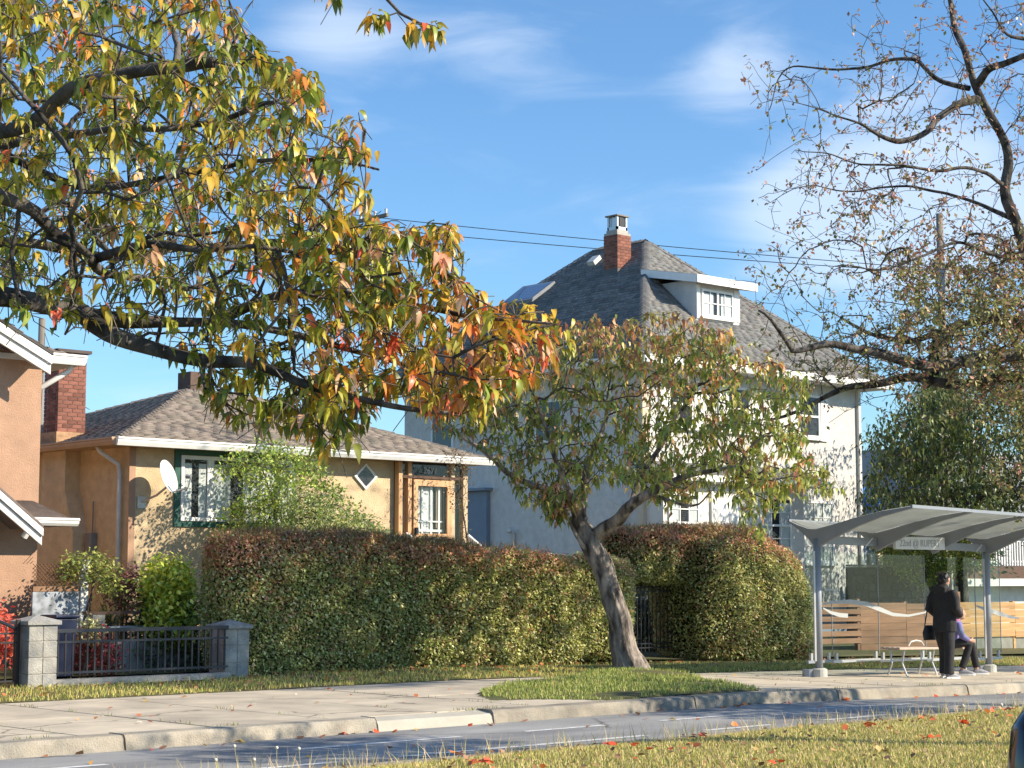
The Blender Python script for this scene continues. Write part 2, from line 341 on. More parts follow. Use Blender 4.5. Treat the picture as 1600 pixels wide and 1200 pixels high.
M_KERB = mat('kerb_concrete', (.35, .305, .235), .95, .24, 3, .7, 60, rnd=.16, col2=(.25, .23, .19), mixs=1.6)
M_ROAD = mat('asphalt', (.34, .335, .32), .9, .16, .9, .6, 120, stretch=(.3, 1, 1), col2=(.20, .20, .20), mixs=.8, crack=.35)
M_LINE = mat('road_paint', (.62, .62, .60), .8, .25, 14)
M_SOIL = mat('lawn_soil', (.12, .105, .04), 1, .25, 3, .6, 30, col2=(.09, .10, .03), mixs=1.5)
M_GRASS = mat('grass_blade', (0, 0, 0), .6, 0, attr=True, transl=.25)
M_LEAF = mat('cherry_leaf', (0, 0, 0), .42, .12, 30, attr=True, transl=.30, spec=.5)
M_LEAFS = mat('small_leaf', (0, 0, 0), .45, 0, attr=True, transl=.25, spec=.5)
M_BARK = mat('cherry_bark', (.12, .105, .09), .95, .4, 9, 1.0, 30, stretch=(1, 1, .6), col2=(.03, .025, .02), mixs=7)
M_TWIG = mat('twig_bark', (.085, .068, .055), .9, .25, 4)
M_TWIGL = mat('pale_twig_bark', (.20, .175, .14), .9, .3, 3)
M_BRICK = mat('red_brick', (.24, .10, .07), .95, .15, 12, .5, 60, rnd=.32)
M_MORT = mat('mortar', (.42, .38, .33), .95, .15, 10)
M_BLOCK = mat('concrete_block', (.36, .34, .30), .95, .16, 6, .7, 50, rnd=.12, col2=(.24, .24, .23), mixs=4)
M_IRON = mat('dark_blue_iron', (.02, .024, .034), .45, .1)
M_BLACK = mat('black_metal', (.02, .02, .022), .5, .1)
M_BARKL = mat('grey_cherry_bark', (.31, .26, .22), .95, .45, 8, 1.2, 24, stretch=(1, 1, .35), col2=(.07, .057, .048), mixs=7)
M_STEEL = mat('grey_steel', (.27, .29, .32), .45, .05, 3, metal=.2)
M_DARK = mat('dark_interior', (.03, .03, .035), .9, .1)
M_CURT = mat('white_curtain', (.70, .69, .66), .9, .06)
M_GREEN = mat('green_trim', (.035, .12, .095), .5, .08)
M_WOOD = mat('varnished_wood', (.62, .36, .18), .5, .14, 5, stretch=(1, 1, .2))
M_DWOOD = mat('dark_wood', (.10, .055, .035), .7, .2, 5)
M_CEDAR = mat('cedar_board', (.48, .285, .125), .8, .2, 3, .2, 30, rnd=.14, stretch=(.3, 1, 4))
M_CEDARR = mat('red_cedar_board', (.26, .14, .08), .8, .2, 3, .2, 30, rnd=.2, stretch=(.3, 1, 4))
M_POLE = mat('pole_wood', (.22, .19, .155), .95, .2, 3, stretch=(1, 1, .15))
M_GALV = mat('galvanised_metal', (.50, .51, .52), .4, .1, 4, metal=.6)
G_WIN = glass('window_glass', (.86, .90, .91), .04)
G_SHEL = glass('shelter_glass', (.86, .91, .90), .02)
G_ROOF = mat('frosted_roof_sheet', (.62, .64, .60), .3, .08, transl=.65)
G_BLUE = mat('blue_grey_paint', (.20, .24, .29), .7, .06)

# ------------------------------------------------------------------ ground
def sheet(name, x0, x1, y0, y1, z, m, kind='structure', nx=40):
    b = MB(); xs = np.concatenate([np.linspace(x0, 18.5, 12) if x0 < 18.5 else [], np.linspace(18.5, x1, nx)]); xs = np.unique(xs)
    for y in (y0, y1):
        for x in xs: b.v.append((x, y, z + float(gz(x))))
    n = len(xs); b.f = [(i, i + 1, n + i + 1, n + i) for i in range(n - 1)]
    return b.build(name, m, kind=kind)
sheet('ground', -400, 900, -400, 900, -0.30, mat('earth', (.16, .14, .09), 1, .2, .3), nx=60)
sheet('road', -200, 500, 11.75, 15.36, -0.14, M_ROAD)
b = MB(); 
rm = thing('lane_markings', 'worn white dashed lane lines painted on the grey asphalt', 'road marking'); 
del rm['category']; rm['kind'] = 'structure'; del rm['label']
for Y, segs in ((14.3, [(1.2, 3.2), (6.0, 8.4), (10.4, 12.5), (13.4, 14.6), (15.5, 16.6), (18.2, 20.4), (23.5, 26), (29.5, 32)]), (13.1, [(3.2, 6.0), (8.0, 10.0), (10.7, 14.0), (14.9, 16.0), (16.9, 18.2), (21.0, 23.5), (27, 30)])):
    for x0, x1 in segs:
        q = MB(); n = 6
        for i in range(n):
            a, c = x0 + (x1 - x0) * i / n, x0 + (x1 - x0) * (i + 1) / n
            q.add([(a, Y - .05, -.136), (c, Y - .05, -.136), (c, Y + .05, -.136), (a, Y + .05, -.136)], [(0, 1, 2, 3)])
        q.slope().build('lane_dash', M_LINE, rm)
# pavement: separate slabs with open joints over a dark bed
pv = sheet('pavement', -60, 140, 15.58, 23.2, -0.05, mat('joint_dirt', (.10, .09, .06), 1, .2)); 
rg = random.Random(3)
xs = [3.0 + 1.47 * i for i in range(34)]
GRASS_PATCH = (15.2, 19.6)
for i, x in enumerate(xs[:-1]):
    x1 = xs[i + 1]
    for j, (y0, y1) in enumerate(((15.62, 17.75), (17.75, 20.15))):
        b = MB(); e = .012; yy0 = y0
        zt = rg.uniform(-.003, .003)
        b.box(x + e, x1 - e, yy0 + (e if j else 0), y1 - e, -.06, 0.0 + zt).slope(); b.build('slab', M_CONC, pv, bevel=.006)
kb = thing('kerb', '', ''); del kb['label']; del kb['category']; kb['kind'] = 'structure'
kx = [-3, 0.2, 3.2, 6.15, 9.2, 12.25, 13.9, 17.3, 20.2, 23.3, 26.4, 29.5, 32.6, 35.7, 38.8, 42, 45]
for i in range(len(kx) - 1):
    low = .035 if 12 < kx[i] < 13 else 0
    yb = 15.36; prof = [(yb - .03, -.16), (yb + .0, -.03 - low), (yb + .03, 0.002 - low), (yb + .26, .004 - low * .3), (yb + .26, -.16)]
    q = MB(); n = 4; x0, x1 = kx[i] + .008, kx[i + 1] - .008
    for k in range(n + 1):
        x = x0 + (x1 - x0) * k / n; w = .006 * noise.noise(Vector((x * 1.3, i, 0)))
        for (y, z) in prof: q.v.append((x, y + w, z + float(gz(x)) + w * .6))
    m_ = len(prof)
    for k in range(n):
        for a in range(m_ - 1): q.f.append((k * m_ + a, (k + 1) * m_ + a, (k + 1) * m_ + a + 1, k * m_ + a + 1)[::-1])
    q.f.append(tuple(range(m_))[::-1] if 0 else tuple(range(m_))); q.f.append(tuple(n * m_ + a for a in range(m_))[::-1])
    q.build('kerb_stone', mat('pale_kerb_concrete', (.44, .41, .34), .95, .1, 3, .4, 70) if low else M_KERB, kb, bevel=.008)
kf = MB()
for i in range(20): kf.box(-8 + i * 3, -8 + i * 3 + 2.98, 11.58, 11.75, -.2, .0)
kf.slope().build('far_kerb', M_KERB, kind='structure')
# lawns (bumpy sheets); the blades come later
def lawn(name, x0, x1, y0, y1, zf, nx, ny, m=M_SOIL):
    q = MB()
    for j in range(ny + 1):
        for i in range(nx + 1):
            x = x0 + (x1 - x0) * i / nx; y = y0 + (y1 - y0) * j / ny; q.v.append((x, y, zf(x, y)))
    q.f = [(j * (nx + 1) + i, j * (nx + 1) + i + 1, (j + 1) * (nx + 1) + i + 1, (j + 1) * (nx + 1) + i) for j in range(ny) for i in range(nx)]
    return q.build(name, m, kind='structure', smooth=True)
def z_med(x, y):
    e = min(1, max(0, (11.6 - y) / .5)); return float(gz(x)) - .03 + .05 * e + .035 * noise.noise(Vector((x * .6, y * .6, 0))) * e + .02 * math.sin(math.pi * min(1, max(0, (y - 4) / 7)))
lawn('median_lawn', -12, 60, 3.6, 11.59, z_med, 120, 16)
def z_strip(x, y): return float(gz(x)) + .0 + .04 * min(1, max(0, (y - 20.2) / 1.5)) + .02 * noise.noise(Vector((x * .9, y * .9, 3)))
lawn('front_strip', -5, 70, 20.17, 23.6, z_strip, 110, 8)
def z_patch(x, y):
    u = (x - 17.9) / 2.6; v = (y - 17.6) / 2.3; r = u * u + v * v
    k = math.hypot(x - 20.5, (y - 19.3)) 
    return float(gz(x)) + .012 + .10 * math.exp(-(k / 1.1) ** 2) + .05 * max(0, 1 - r) + .02 * noise.noise(Vector((x * 1.4, y * 1.4, 7)))
def in_patch(x, y):
    w = .16 * noise.noise(Vector((x * 2.5, y * 2.5, 1))); return bool(inpoly(np.array([x + w]), np.array([y + w]), [(15.0, 16.6), (15.7, 17.6), (16.9, 18.5), (18.9, 19.2), (20.2, 20.1), (21.4, 20.1), (21.5, 19.4), (20.5, 17.9), (18.9, 15.64), (16.2, 15.64)])[0])
def z_patch2(x, y): return z_patch(x, y) if in_patch(x, y) else float(gz(x)) - .006 
q = MB(); nx, ny = 70, 46; X0, X1, Y0, Y1 = 13.6, 22.4, 15.62, 20.16
for j in range(ny + 1):
    for i in range(nx + 1):
        x = X0 + (X1 - X0) * i / nx; y = Y0 + (Y1 - Y0) * j / ny; q.v.append((x, y, z_patch2(x, y)))
for j in range(ny):
    for i in range(nx):
        a = j * (nx + 1) + i; cs = [a, a + 1, a + nx + 2, a + nx + 1]
        if sum(in_patch(q.v[c][0], q.v[c][1]) for c in cs) >= 1: q.f.append(tuple(cs))
q.build('tree_patch', M_SOIL, kind='structure', smooth=True)
# slabs under/around the patch edge
def z_yard(x, y): return .08 + .03 * (y - 23.6) * (1 if y < 30 else 0) + .03 * noise.noise(Vector((x * .5, y * .5, 9))) + (.18 if y >= 30 else 0)
lawn('yard_ground', -30, 120, 23.6, 90, lambda x, y: z_yard(x, y) + float(gz(x)), 60, 20)

# ------------------------------------------------------------------ building helpers
def slope_frame(O, u, v):
    O = np.array(O, float); u = np.array(u, float); u /= np.linalg.norm(u); v = np.array(v, float); v = v - u * (u @ v); v /= np.linalg.norm(v); n = np.cross(u, v)
    if n[2] < 0: n = -n
    return O, u, v, n
def shingled(roof, O, u, v, poly, base, m, singles, e=.145, w=.32, seed=0, skip=None, side_hint=True):
    """poly: convex (u, v) outline of a roof plane in metres; course after course of tabs laid on it"""
    O, u, v, n = slope_frame(O, u, v); rg = random.Random(seed); off = np.array(wloc(roof)); poly = [tuple(p) for p in poly]; tabs = []
    vmax = max(p[1] for p in poly); k = 0; y = 0.0
    while y < vmax - .03:
        ym = y + e * .5; xsx = []
        for i in range(len(poly)):
            (x1, y1), (x2, y2) = poly[i], poly[(i + 1) % len(poly)]
            if (y1 - ym) * (y2 - ym) < 0: xsx.append(x1 + (x2 - x1) * (ym - y1) / (y2 - y1))
        if len(xsx) >= 2:
            a, b_ = min(xsx), max(xsx); x = a - rg.uniform(0, w)
            while x < b_:
                l, r_ = max(x, a), min(x + w - .008, b_)
                if r_ - l > .04 and not (skip and skip((l + r_) / 2, ym)): tabs.append((l, r_, y, r_ - l > w * .95 - .01))
                x += w
        y += e; k += 1
    def tabverts(l, r_, y0, jl=0):
        t = .016; y1 = min(y0 + e + .03, vmax); return [O + u * a + v * b + n * c for a, b, c in ((l, y0 + jl, .004), (r_, y0 + jl, .004), (r_, y0 + jl, .004 + t), (l, y0 + jl, .004 + t), (r_, y1, .005), (l, y1, .005))]
    FA = [(0, 1, 2, 3), (3, 2, 4, 5), (1, 4, 2), (0, 3, 5)]
    cen = [O + u * (a + b) / 2 + v * (y + e / 2) for a, b, y, f in tabs]; base = np.array(base)
    cand = []
    for i, c in enumerate(cen):
        X, Y_, d = proj(c)
        if tabs[i][3] and d > 0 and 0 < X < 1600 and 0 < Y_ < 1200: cand.append((d, i))
    cand.sort(); single = set(i for _, i in cand[:singles])
    ms = []
    if single:
        cw = w - .008
        for q in range(8):
            c = base * rg.uniform(.78, 1.22) * np.array([rg.uniform(.96, 1.05), 1, rg.uniform(.95, 1.04)])
            vs = np.array(tabverts(0, cw, 0)) - O
            o = np_mesh('shingle', vs, [np.array([FA[0], FA[1]]), np.array([FA[2], FA[3]])], m, None, None, np.repeat(c[None], 6, 0), off=np.zeros(3)); ms.append(o.data); bpy.data.objects.remove(o)
    V, F4, F3, CC = [], [], [], []
    for i, (a, b, y, f) in enumerate(tabs):
        if i in single:
            o = bpy.data.objects.new('shingle', rg.choice(ms)); COL.objects.link(o); o.parent = roof; o.location = O + u * a + v * (y + rg.uniform(-.006, .006)) + n * rg.uniform(0, .002) - off
        else:
            kk = len(V); V += tabverts(a, b, y, rg.uniform(-.006, .006)); F4 += [[kk + q for q in FA[0]], [kk + q for q in FA[1]]]; F3 += [[kk + q for q in FA[2]], [kk + q for q in FA[3]]]
            CC += [base * rg.uniform(.75, 1.25) * np.array([rg.uniform(.96, 1.05), 1, rg.uniform(.95, 1.04)])] * 6
    if V: np_mesh('shingles', np.array(V), [np.array(F4), np.array(F3)], m, roof, 'stuff', np.array(CC))
def hip_caps(roof, P, Q, m, base, seed=1, w=.13, e=.2):
    P = np.array(P, float); Q = np.array(Q, float); d = Q - P; Ln = np.linalg.norm(d); d /= Ln; s = np.cross(d, (0, 0, 1)); s /= np.linalg.norm(s); rg = random.Random(seed); V, F, CC = [], [], []
    for i in range(int(Ln / e)):
        a = P + d * i * e; b = P + d * min(Ln, (i + 1) * e + .05); t = rg.uniform(-.005, .005); k = len(V)
        V += [a - s * w + np.array([0, 0, -.055]), a + np.array([0, 0, .048 + t]), a + s * w + np.array([0, 0, -.055]), b - s * w + np.array([0, 0, -.07]), b + np.array([0, 0, .03 + t]), b + s * w + np.array([0, 0, -.07])]
        F += [[k, k + 1, k + 4, k + 3], [k + 1, k + 2, k + 5, k + 4]]; CC += [np.array(base) * rg.uniform(.8, 1.25)] * 6
    np_mesh('hip_caps', np.array(V), [np.array(F)], m, roof, 'stuff', np.array(CC))
def brick_stack(parent, x0, x1, y0, y1, z0, z1, ch=.076, bl=.21, seed=0, deep=.1):
    """a chimney shaft laid course by course; every brick a child"""
    MB().box(x0 + .012, x1 - .012, y0 + .012, y1 - .012, z0, z1 - .01).build('mortar_core', M_MORT, parent)
    rg = random.Random(seed); off = np.array(wloc(parent)); cache = {}
    def br(cx, cy, cz, lx, ly):
        key = (round(lx, 3), round(ly, 3))
        if key not in cache:
            q = MB().box(-lx / 2, lx / 2, -ly / 2, ly / 2, -ch / 2 + .005, ch / 2 - .005); o = q.build('brick', M_BRICK, local=True); cache[key] = o.data; bpy.data.objects.remove(o)
        o = bpy.data.objects.new('brick', cache[key]); COL.objects.link(o); o.parent = parent; o.location = np.array((cx, cy, cz)) - off
    n = int((z1 - z0) / ch); j = .010
    for i in range(n):
        z = z0 + (i + .5) * ch; odd = i % 2
        # front and back run full width, sides fill between
        for (fy, a0, a1) in ((y0 + deep / 2, x0, x1), (y1 - deep / 2, x0, x1)):
            s = a0 - (bl / 2 if odd else 0)
            while s < a1 - .01:
                l, r_ = max(s, a0), min(s + bl, a1)
                if r_ - l > .04: br((l + r_) / 2, fy, z, r_ - l - j, deep)
                s += bl
        for fx in (x0 + deep / 2, x1 - deep / 2):
            s = y0 + deep - (0 if odd else bl / 2)
            while s < y1 - deep - .01:
                l, r_ = max(s, y0 + deep), min(s + bl, y1 - deep)
                if r_ - l > .04: br(fx, (l + r_) / 2, z, deep, r_ - l - j)
                s += bl
def window(parent, x0, x1, z0, z1, Y, cols=2, rows=2, frame=M_WHITE, fw_=.06, back=M_CURT, trim=None, sill=True, mull=None, backfull=True, mid=None, name='window'):
    """a window on a wall facing -Y: frame, muntins, pane, backing"""
    w = MB(); t = fw_
    w.box(x0, x0 + t, Y - .05, Y - .002, z0, z1).box(x1 - t, x1, Y - .05, Y - .002, z0, z1).box(x0 + t, x1 - t, Y - .05, Y - .002, z0, z0 + t).box(x0 + t, x1 - t, Y - .05, Y - .002, z1 - t, z1)
    fr = w.build(name, frame, parent)
    MB().box(x0 + t, x1 - t, Y - .012, Y - .004, z0 + t, z1 - t).build('window_backing', M_DARK, fr)
    if back is not None:
      gap = 0 if backfull else (x1 - x0) * .12
      for xs0, xs1 in (((x0 + t + .01, x1 - t - .01),) if backfull else ((x0 + t + .01, (x0 + x1) / 2 - gap), ((x0 + x1) / 2 + gap, x1 - t - .01))):
        q = MB(); n = max(4, int((xs1 - xs0) / .05))
        pts = [(xs0 + (xs1 - xs0) * i / n, Y - .016 - .006 * (i % 2)) for i in range(n + 1)]
        zt = z1 - t if backfull else z1 - t - (z1 - z0) * .06
        for x, y in pts: q.v += [(x, y, z0 + t), (x, y, zt)]
        q.f = [(2 * i, 2 * i + 2, 2 * i + 3, 2 * i + 1) for i in range(n)]; q.build('curtain', back, fr)
    for i in range(1, cols):
        x = x0 + t + (x1 - x0 - 2 * t) * i / cols; MB().box(x - .014, x + .014, Y - .046, Y - .026, z0 + t, z1 - t).build('muntin', frame, fr)
    for i in range(1, rows):
        z = z0 + t + (z1 - z0 - 2 * t) * i / rows; hh = .03 if mid == i else .014; MB().box(x0 + t, x1 - t, Y - (.048 if mid == i else .044), Y - .0265, z - hh, z + hh).build('muntin', frame, fr)
    MB().add([(x0 + t, Y - .034, z0 + t), (x1 - t, Y - .034, z0 + t), (x1 - t, Y - .034, z1 - t), (x0 + t, Y - .034, z1 - t)], [(0, 1, 2, 3)]).build('pane', G_WIN, fr)
    if sill: MB().box(x0 - .06, x1 + .06, Y - .11, Y - .001, z0 - .07, z0 - .002).build('sill', frame, fr)
    return fr
def gutter(parent, P, Q, outward, h=.14, name='gutter', m=M_WHITE):
    P = np.array(P, float); Q = np.array(Q, float); o = np.array(outward, float)
    prof = [(0, 0), (.015, -.07), (.06, -h), (-.02, -h), (-.02, 0)]
    prof = [(0, 0.0), (.10, 0.0), (.105, -.03), (.085, -.045), (.085, -.08), (.05, -h), (0, -h)]
    return MB().prism([P + o * a + np.array([0, 0, b]) for a, b in prof], Q - P).build(name, m, parent)
def text(parent, s, loc, size, m, rotz=0, name='lettering', ext=.004):
    c = bpy.data.curves.new(name, 'FONT'); c.body = s; c.size = size; c.extrude = ext; c.align_x = 'CENTER'; c.align_y = 'CENTER'; c.materials.append(m)
    t_ = bpy.data.objects.new(name, c); COL.objects.link(t_); dg = bpy.context.evaluated_depsgraph_get(); me = bpy.data.meshes.new_from_object(t_.evaluated_get(dg)); bpy.data.objects.remove(t_)
    me.name = name; o = bpy.data.objects.new(name, me); COL.objects.link(o); o.parent = parent; o.location = Vector(loc) - wloc(parent); o.rotation_euler = (R(90), 0, rotz); o['kind'] = 'stuff'; return o

# ------------------------------------------------------------------ bungalow
H = thing('bungalow', 'single storey yellow stucco bungalow with low brown hip roof', 'house', (17.6, 29.4, 0))
WX0, WX1, WY = 17.6, 25.75, 29.4
MB().box(WX0, WX1, WY, 37.2, 0, 4.0).build('wall', M_STY, H)
# chimney breast on the left wall: tapers at mid height
MB().prism([(WX0 + .001, 30.85, 0), (WX0 + .001, 32.6, 0), (WX0 + .001, 32.6, 2.2), (WX0 + .001, 32.1, 3.0), (WX0 + .001, 32.1, 4.0), (WX0 + .001, 31.2, 4.0), (WX0 + .001, 31.2, 3.1), (WX0 + .001, 30.85, 2.3)], (-.32, 0, 0)).build('chimney_breast', M_STY, H)
EX0, EX1, EY0, EY1, EZ = 17.05, 26.2, 28.95, 37.8, 3.97
rl, rr_, ry = 21.05, 22.5, 33.0; rz = 5.42
rf = MB(); c = [(EX0, EY0, EZ), (EX1, EY0, EZ), (EX1, EY1, EZ), (EX0, EY1, EZ), (rl, ry, rz), (rr_, ry, rz)]
rf.add(c, [(0, 1, 5, 4), (1, 2, 5), (2, 3, 4, 5), (3, 0, 4), (3, 2, 1, 0)]); roof = rf.build('roof', M_UNDER, H)
sb = (.215, .182, .150)
vl = math.hypot(ry - EY0, rz - EZ)
shingled(roof, (EX0, EY0, EZ), (1, 0, 0), (0, ry - EY0, rz - EZ), [(0, 0), (EX1 - EX0, 0), (rr_ - EX0, vl), (rl - EX0, vl)], sb, M_SHB, 230, seed=1)
ul = math.hypot(rl - EX0, rz - EZ)
shingled(roof, (EX0, EY1, EZ), (0, -1, 0), (rl - EX0, 0, rz - EZ), [(0, 0), (EY1 - EY0, 0), (EY1 - ry, ul)], sb, M_SHB, 65, seed=2)
for a, b_ in (((EX0, EY0, EZ), (rl, ry, rz)), ((EX1, EY0, EZ), (rr_, ry, rz)), ((EX0, EY1, EZ), (rl, ry, rz)), ((rl, ry, rz), (rr_, ry, rz))): hip_caps(roof, a, b_, M_SHB, sb)
MB().box(EX0 + .02, EX1 - .02, EY0 + .02, EY1 - .02, EZ - .10, EZ - .004).build('soffit', M_TAN, H)
gutter(H, (EX0 - .02, EY0, EZ + .03), (EX1 + .02, EY0, EZ + .03), (0, -1, 0), .15)
gutter(H, (EX0, EY1, EZ + .03), (EX0, EY0 - .0, EZ + .03), (-1, 0, 0), .14, m=M_TAN)
MB().tube([(17.12, 29.75, EZ - .1), (17.15, 29.72, 3.78), (17.5, 29.64, 3.55), (17.52, 29.63, 3.4), (17.52, 29.63, .2)], .042, 8).build('downpipe', M_OFFWH, H, smooth=True)
MB().box(WX0 - .012, WX0 + .12, WY - .012, WY - .0005, 0, 3.87).build('corner_board', mat('peach_trim', (.42, .26, .17), .9, .06), H)
# picture window in green trim
x0, x1, z0, z1 = 18.55, 21.35, 2.42, 3.87
t = MB(); t.box(x0, x0 + .12, WY - .035, WY - .001, z0, z1).box(x1 - .12, x1, WY - .035, WY - .001, z0, z1).box(x0 + .12, x1 - .12, WY - .035, WY - .001, z0, z0 + .1).box(x0 + .12, x1 - .12, WY - .035, WY - .001, z1 - .1, z1)
t.build('window_trim', M_GREEN, H)
for a, b_ in ((x0 + .13, x0 + .78), (x0 + .785, x0 + 2.0), (x0 + 2.005, x1 - .13)):
    window(H, a, b_, z0 + .11, z1 - .11, WY - .004, 1, 1, M_WHITE, .07, M_CURT, sill=False, backfull=False)
# diamond window
cx, cz, hw, hh = 23.08, 3.52, .30, .27
def diamond(hw, hh, y): return [(cx - hw, y, cz), (cx, y, cz - hh), (cx + hw, y, cz), (cx, y, cz + hh)]
D = MB(); o1 = diamond(hw, hh, WY - .05); i1 = diamond(hw - .07, hh - .06, WY - .05); o2 = diamond(hw, hh, WY - .001); i2 = diamond(hw - .07, hh - .06, WY - .001)
D.add(o1 + i1 + o2 + i2, [(i, (i + 1) % 4, (i + 1) % 4 + 4, i + 4) for i in range(4)] + [(i + 8, (i + 1) % 4 + 8, (i + 1) % 4, i) for i in range(4)] + [(i + 4, (i + 1) % 4 + 4, (i + 1) % 4 + 12, i + 12) for i in range(4)])
D = D.build('diamond_window', M_WHITE, H)
MB().add(diamond(hw - .06, hh - .05, WY - .01), [(0, 1, 2, 3)]).build('window_backing', M_DARK, D); MB().add(diamond(hw - .06, hh - .05, WY - .03), [(0, 1, 2, 3)]).build('pane', G_WIN, D)
# glazed porch with wooden door
PX0, PX1 = 23.85, 25.72; pz = 1.62
P = MB().box(PX0, PX1, WY - .02, WY - .001, pz, 3.86).build('porch_backing', M_DARK, H)
MB().box(PX0 + .6, PX0 + 1.0, WY - .06, WY - .03, 2.1, 3.35).build('inner_window_board', M_CURT, P); MB().box(24.95, 25.1, WY - .06, WY - .03, 2.5, 3.4).build('inner_curtain', mat('beige_curtain', (.55, .42, .25), .9), P)
for xx in (24.52, 24.76, 24.98): MB().box(xx, xx + .045, WY - .09, WY - .062, 2.3, 3.4).build('inner_mullion', M_WHITE, P)
MB().box(24.36, 25.12, WY - .092, WY - .061, 2.42, 2.47).build('inner_mullion', M_WHITE, P)
MB().box(24.36, 25.12, WY - .092, WY - .061, 2.62, 2.65).build('inner_mullion', M_WHITE, P)
for xx, ww in ((PX0, .10), (24.10, .10), (25.28, .10), (25.62, .12)): MB().box(xx, xx + ww, WY - .16, WY - .022, pz, 3.86).build('porch_post', M_WOOD if xx < 25.2 else mat('pale_post', (.55, .42, .27), .8, .15, 6), H)
MB().box(PX0 + .1, 25.62, WY - .17, WY - .03, 3.52, 3.58).build('transom_rail', M_DWOOD, H)
MB().box(PX0 + .1, 24.1, WY - .13, WY - .03, pz, 2.1).build('porch_panel', M_STY, H); MB().box(25.38, 25.62, WY - .13, WY - .03, pz, 2.1).build('porch_panel', M_STY, H)
for a, b_ in ((PX0 + .1, 24.1), (25.38, 25.62)): MB().add([(a, WY - .1, 2.1), (b_, WY - .1, 2.1), (b_, WY - .1, 3.52), (a, WY - .1, 3.52)], [(0, 1, 2, 3)]).build('side_pane', G_WIN, H)
MB().add([(PX0 + .1, WY - .1, 3.58), (25.62, WY - .1, 3.58), (25.62, WY - .1, 3.86), (PX0 + .1, WY - .1, 3.86)], [(0, 1, 2, 3)]).build('transom_pane', G_WIN, H)
text(H, '2671', (24.72, WY - .14, 3.69), .19, mat('number_silver', (.6, .6, .6), .5), name='house_number')
d0, d1 = 24.22, 25.26
D = MB(); D.box(d0, d0 + .12, WY - .2, WY - .15, pz, 3.5).box(d1 - .12, d1, WY - .2, WY - .15, pz, 3.5).box(d0 + .12, d1 - .12, WY - .2, WY - .15, pz, pz + .18).box(d0 + .12, d1 - .12, WY - .2, WY - .15, 3.37, 3.5).box(d0 + .12, d1 - .12, WY - .195, WY - .155, 2.32, 2.38)
D = D.build('door', M_WOOD, H)
MB().add([(d0 + .12, WY - .17, 2.38), (d1 - .12, WY - .17, 2.38), (d1 - .12, WY - .17, 3.37), (d0 + .12, WY - .17, 3.37)], [(0, 1, 2, 3)]).build('pane', G_WIN, D)
MB().box(d0 + .12, d1 - .12, WY - .175, WY - .165, pz + .18, 2.32).build('screen_panel', mat('grey_mesh', (.30, .29, .28), .8, .1), D)
MB().box(d0 + .03, d0 + .09, WY - .25, WY - .2, 2.35, 2.5).build('handle', M_BLACK, D)
st = MB()
for i in range(8): st.box(24.0, 25.6, WY - .5 - .28 * i, WY - .2 - .28 * i + .02, .1, pz - .18 * i - .02)
st.build('steps', M_CONC, H)
for xx in (23.9, 25.55):
    MB().bar((xx, WY - .35, 2.35), (xx, WY - 2.4, 1.15), .07, .09).build('handrail', M_WHITE, H)
    for k in range(5): MB().bar((xx, WY - .4 - .45 * k, .5), (xx, WY - .4 - .45 * k, 2.3 - .265 * k), .04).build('handrail_post', M_WHITE, H)
# meter box
MB().box(WX0 - .14, WX0 - .001, 30.5, 30.72, 1.85, 2.3).build('meter_box', mat('meter_grey', (.2, .2, .19), .6), H, bevel=.01)
MB().tube([(WX0 - .05, 30.6, 2.3), (WX0 - .05, 30.6, 2.9)], .014, 8).build('conduit', mat('meter_grey', (.2, .2, .19)), H)
# brick chimney at the left eave
ch = MB().box(17.14, 17.80, 31.32, 31.93, 4.0, 4.24).build('chimney', mat('chimney_flashing', (.40, .24, .13), .8, .3, 8), H)
brick_stack(ch, 17.17, 17.77, 31.35, 31.9, 4.24, 5.78, seed=3)
MB().box(17.10, 17.84, 31.28, 31.97, 5.77, 5.83).build('cap', mat('dark_cap', (.10, .08, .07), .9), ch)
sc_ = MB().box(21.25, 21.75, 33.1, 33.6, 4.9, 5.85).build('small_chimney', mat('brown_block', (.12, .08, .06), .9, .2, 8), H)
# satellite dish
DS = thing('satellite_dish', 'white oval satellite dish on the wall left of the green window', 'satellite dish', (17.95, 29.35, 3.2))
ctr = np.array((18.1, 28.85, 3.32)); dirn = np.array((.42, -.80, .30)); dirn /= np.linalg.norm(dirn); uu = np.cross(dirn, (0, 0, 1)); uu /= np.linalg.norm(uu); vv = np.cross(uu, dirn)
q = MB(); rings = 6; seg = 28
for i in range(rings + 1):
    for j in range(seg): 
        r_ = i / rings; a = 2 * math.pi * j / seg; q.v.append(tuple(ctr + uu * .27 * r_ * math.cos(a) + vv * .32 * r_ * math.sin(a) + dirn * .07 * (r_ * r_ - 1)))
q.f = [(i * seg + j, i * seg + (j + 1) % seg, (i + 1) * seg + (j + 1) % seg, (i + 1) * seg + j) for i in range(rings) for j in range(seg)]
rfl = q.build('reflector', M_WHITE, DS, smooth=True); s_ = rfl.modifiers.new('s', 'SOLIDIFY'); s_.thickness = .012
MB().tube([ctr - dirn * .05 - vv * .15, (18.0, 29.1, 2.98), (17.85, 29.39, 2.85)], .022, 8).build('mount_arm', M_GALV, DS)
MB().box(17.76, 17.94, 29.37, 29.395, 2.74, 2.96).build('wall_plate', M_GALV, DS)
MB().tube([ctr - vv * .3, ctr - vv * .34 + dirn * .3, ctr + dirn * .42 - vv * .16], .014, 6).build('feed_arm', M_GALV, DS)
MB().tube([ctr + dirn * .42 - vv * .16, ctr + dirn * .34 - vv * .12], [.03, .045], 10).build('receiver', mat('receiver_grey', (.25, .25, .25), .5), DS)

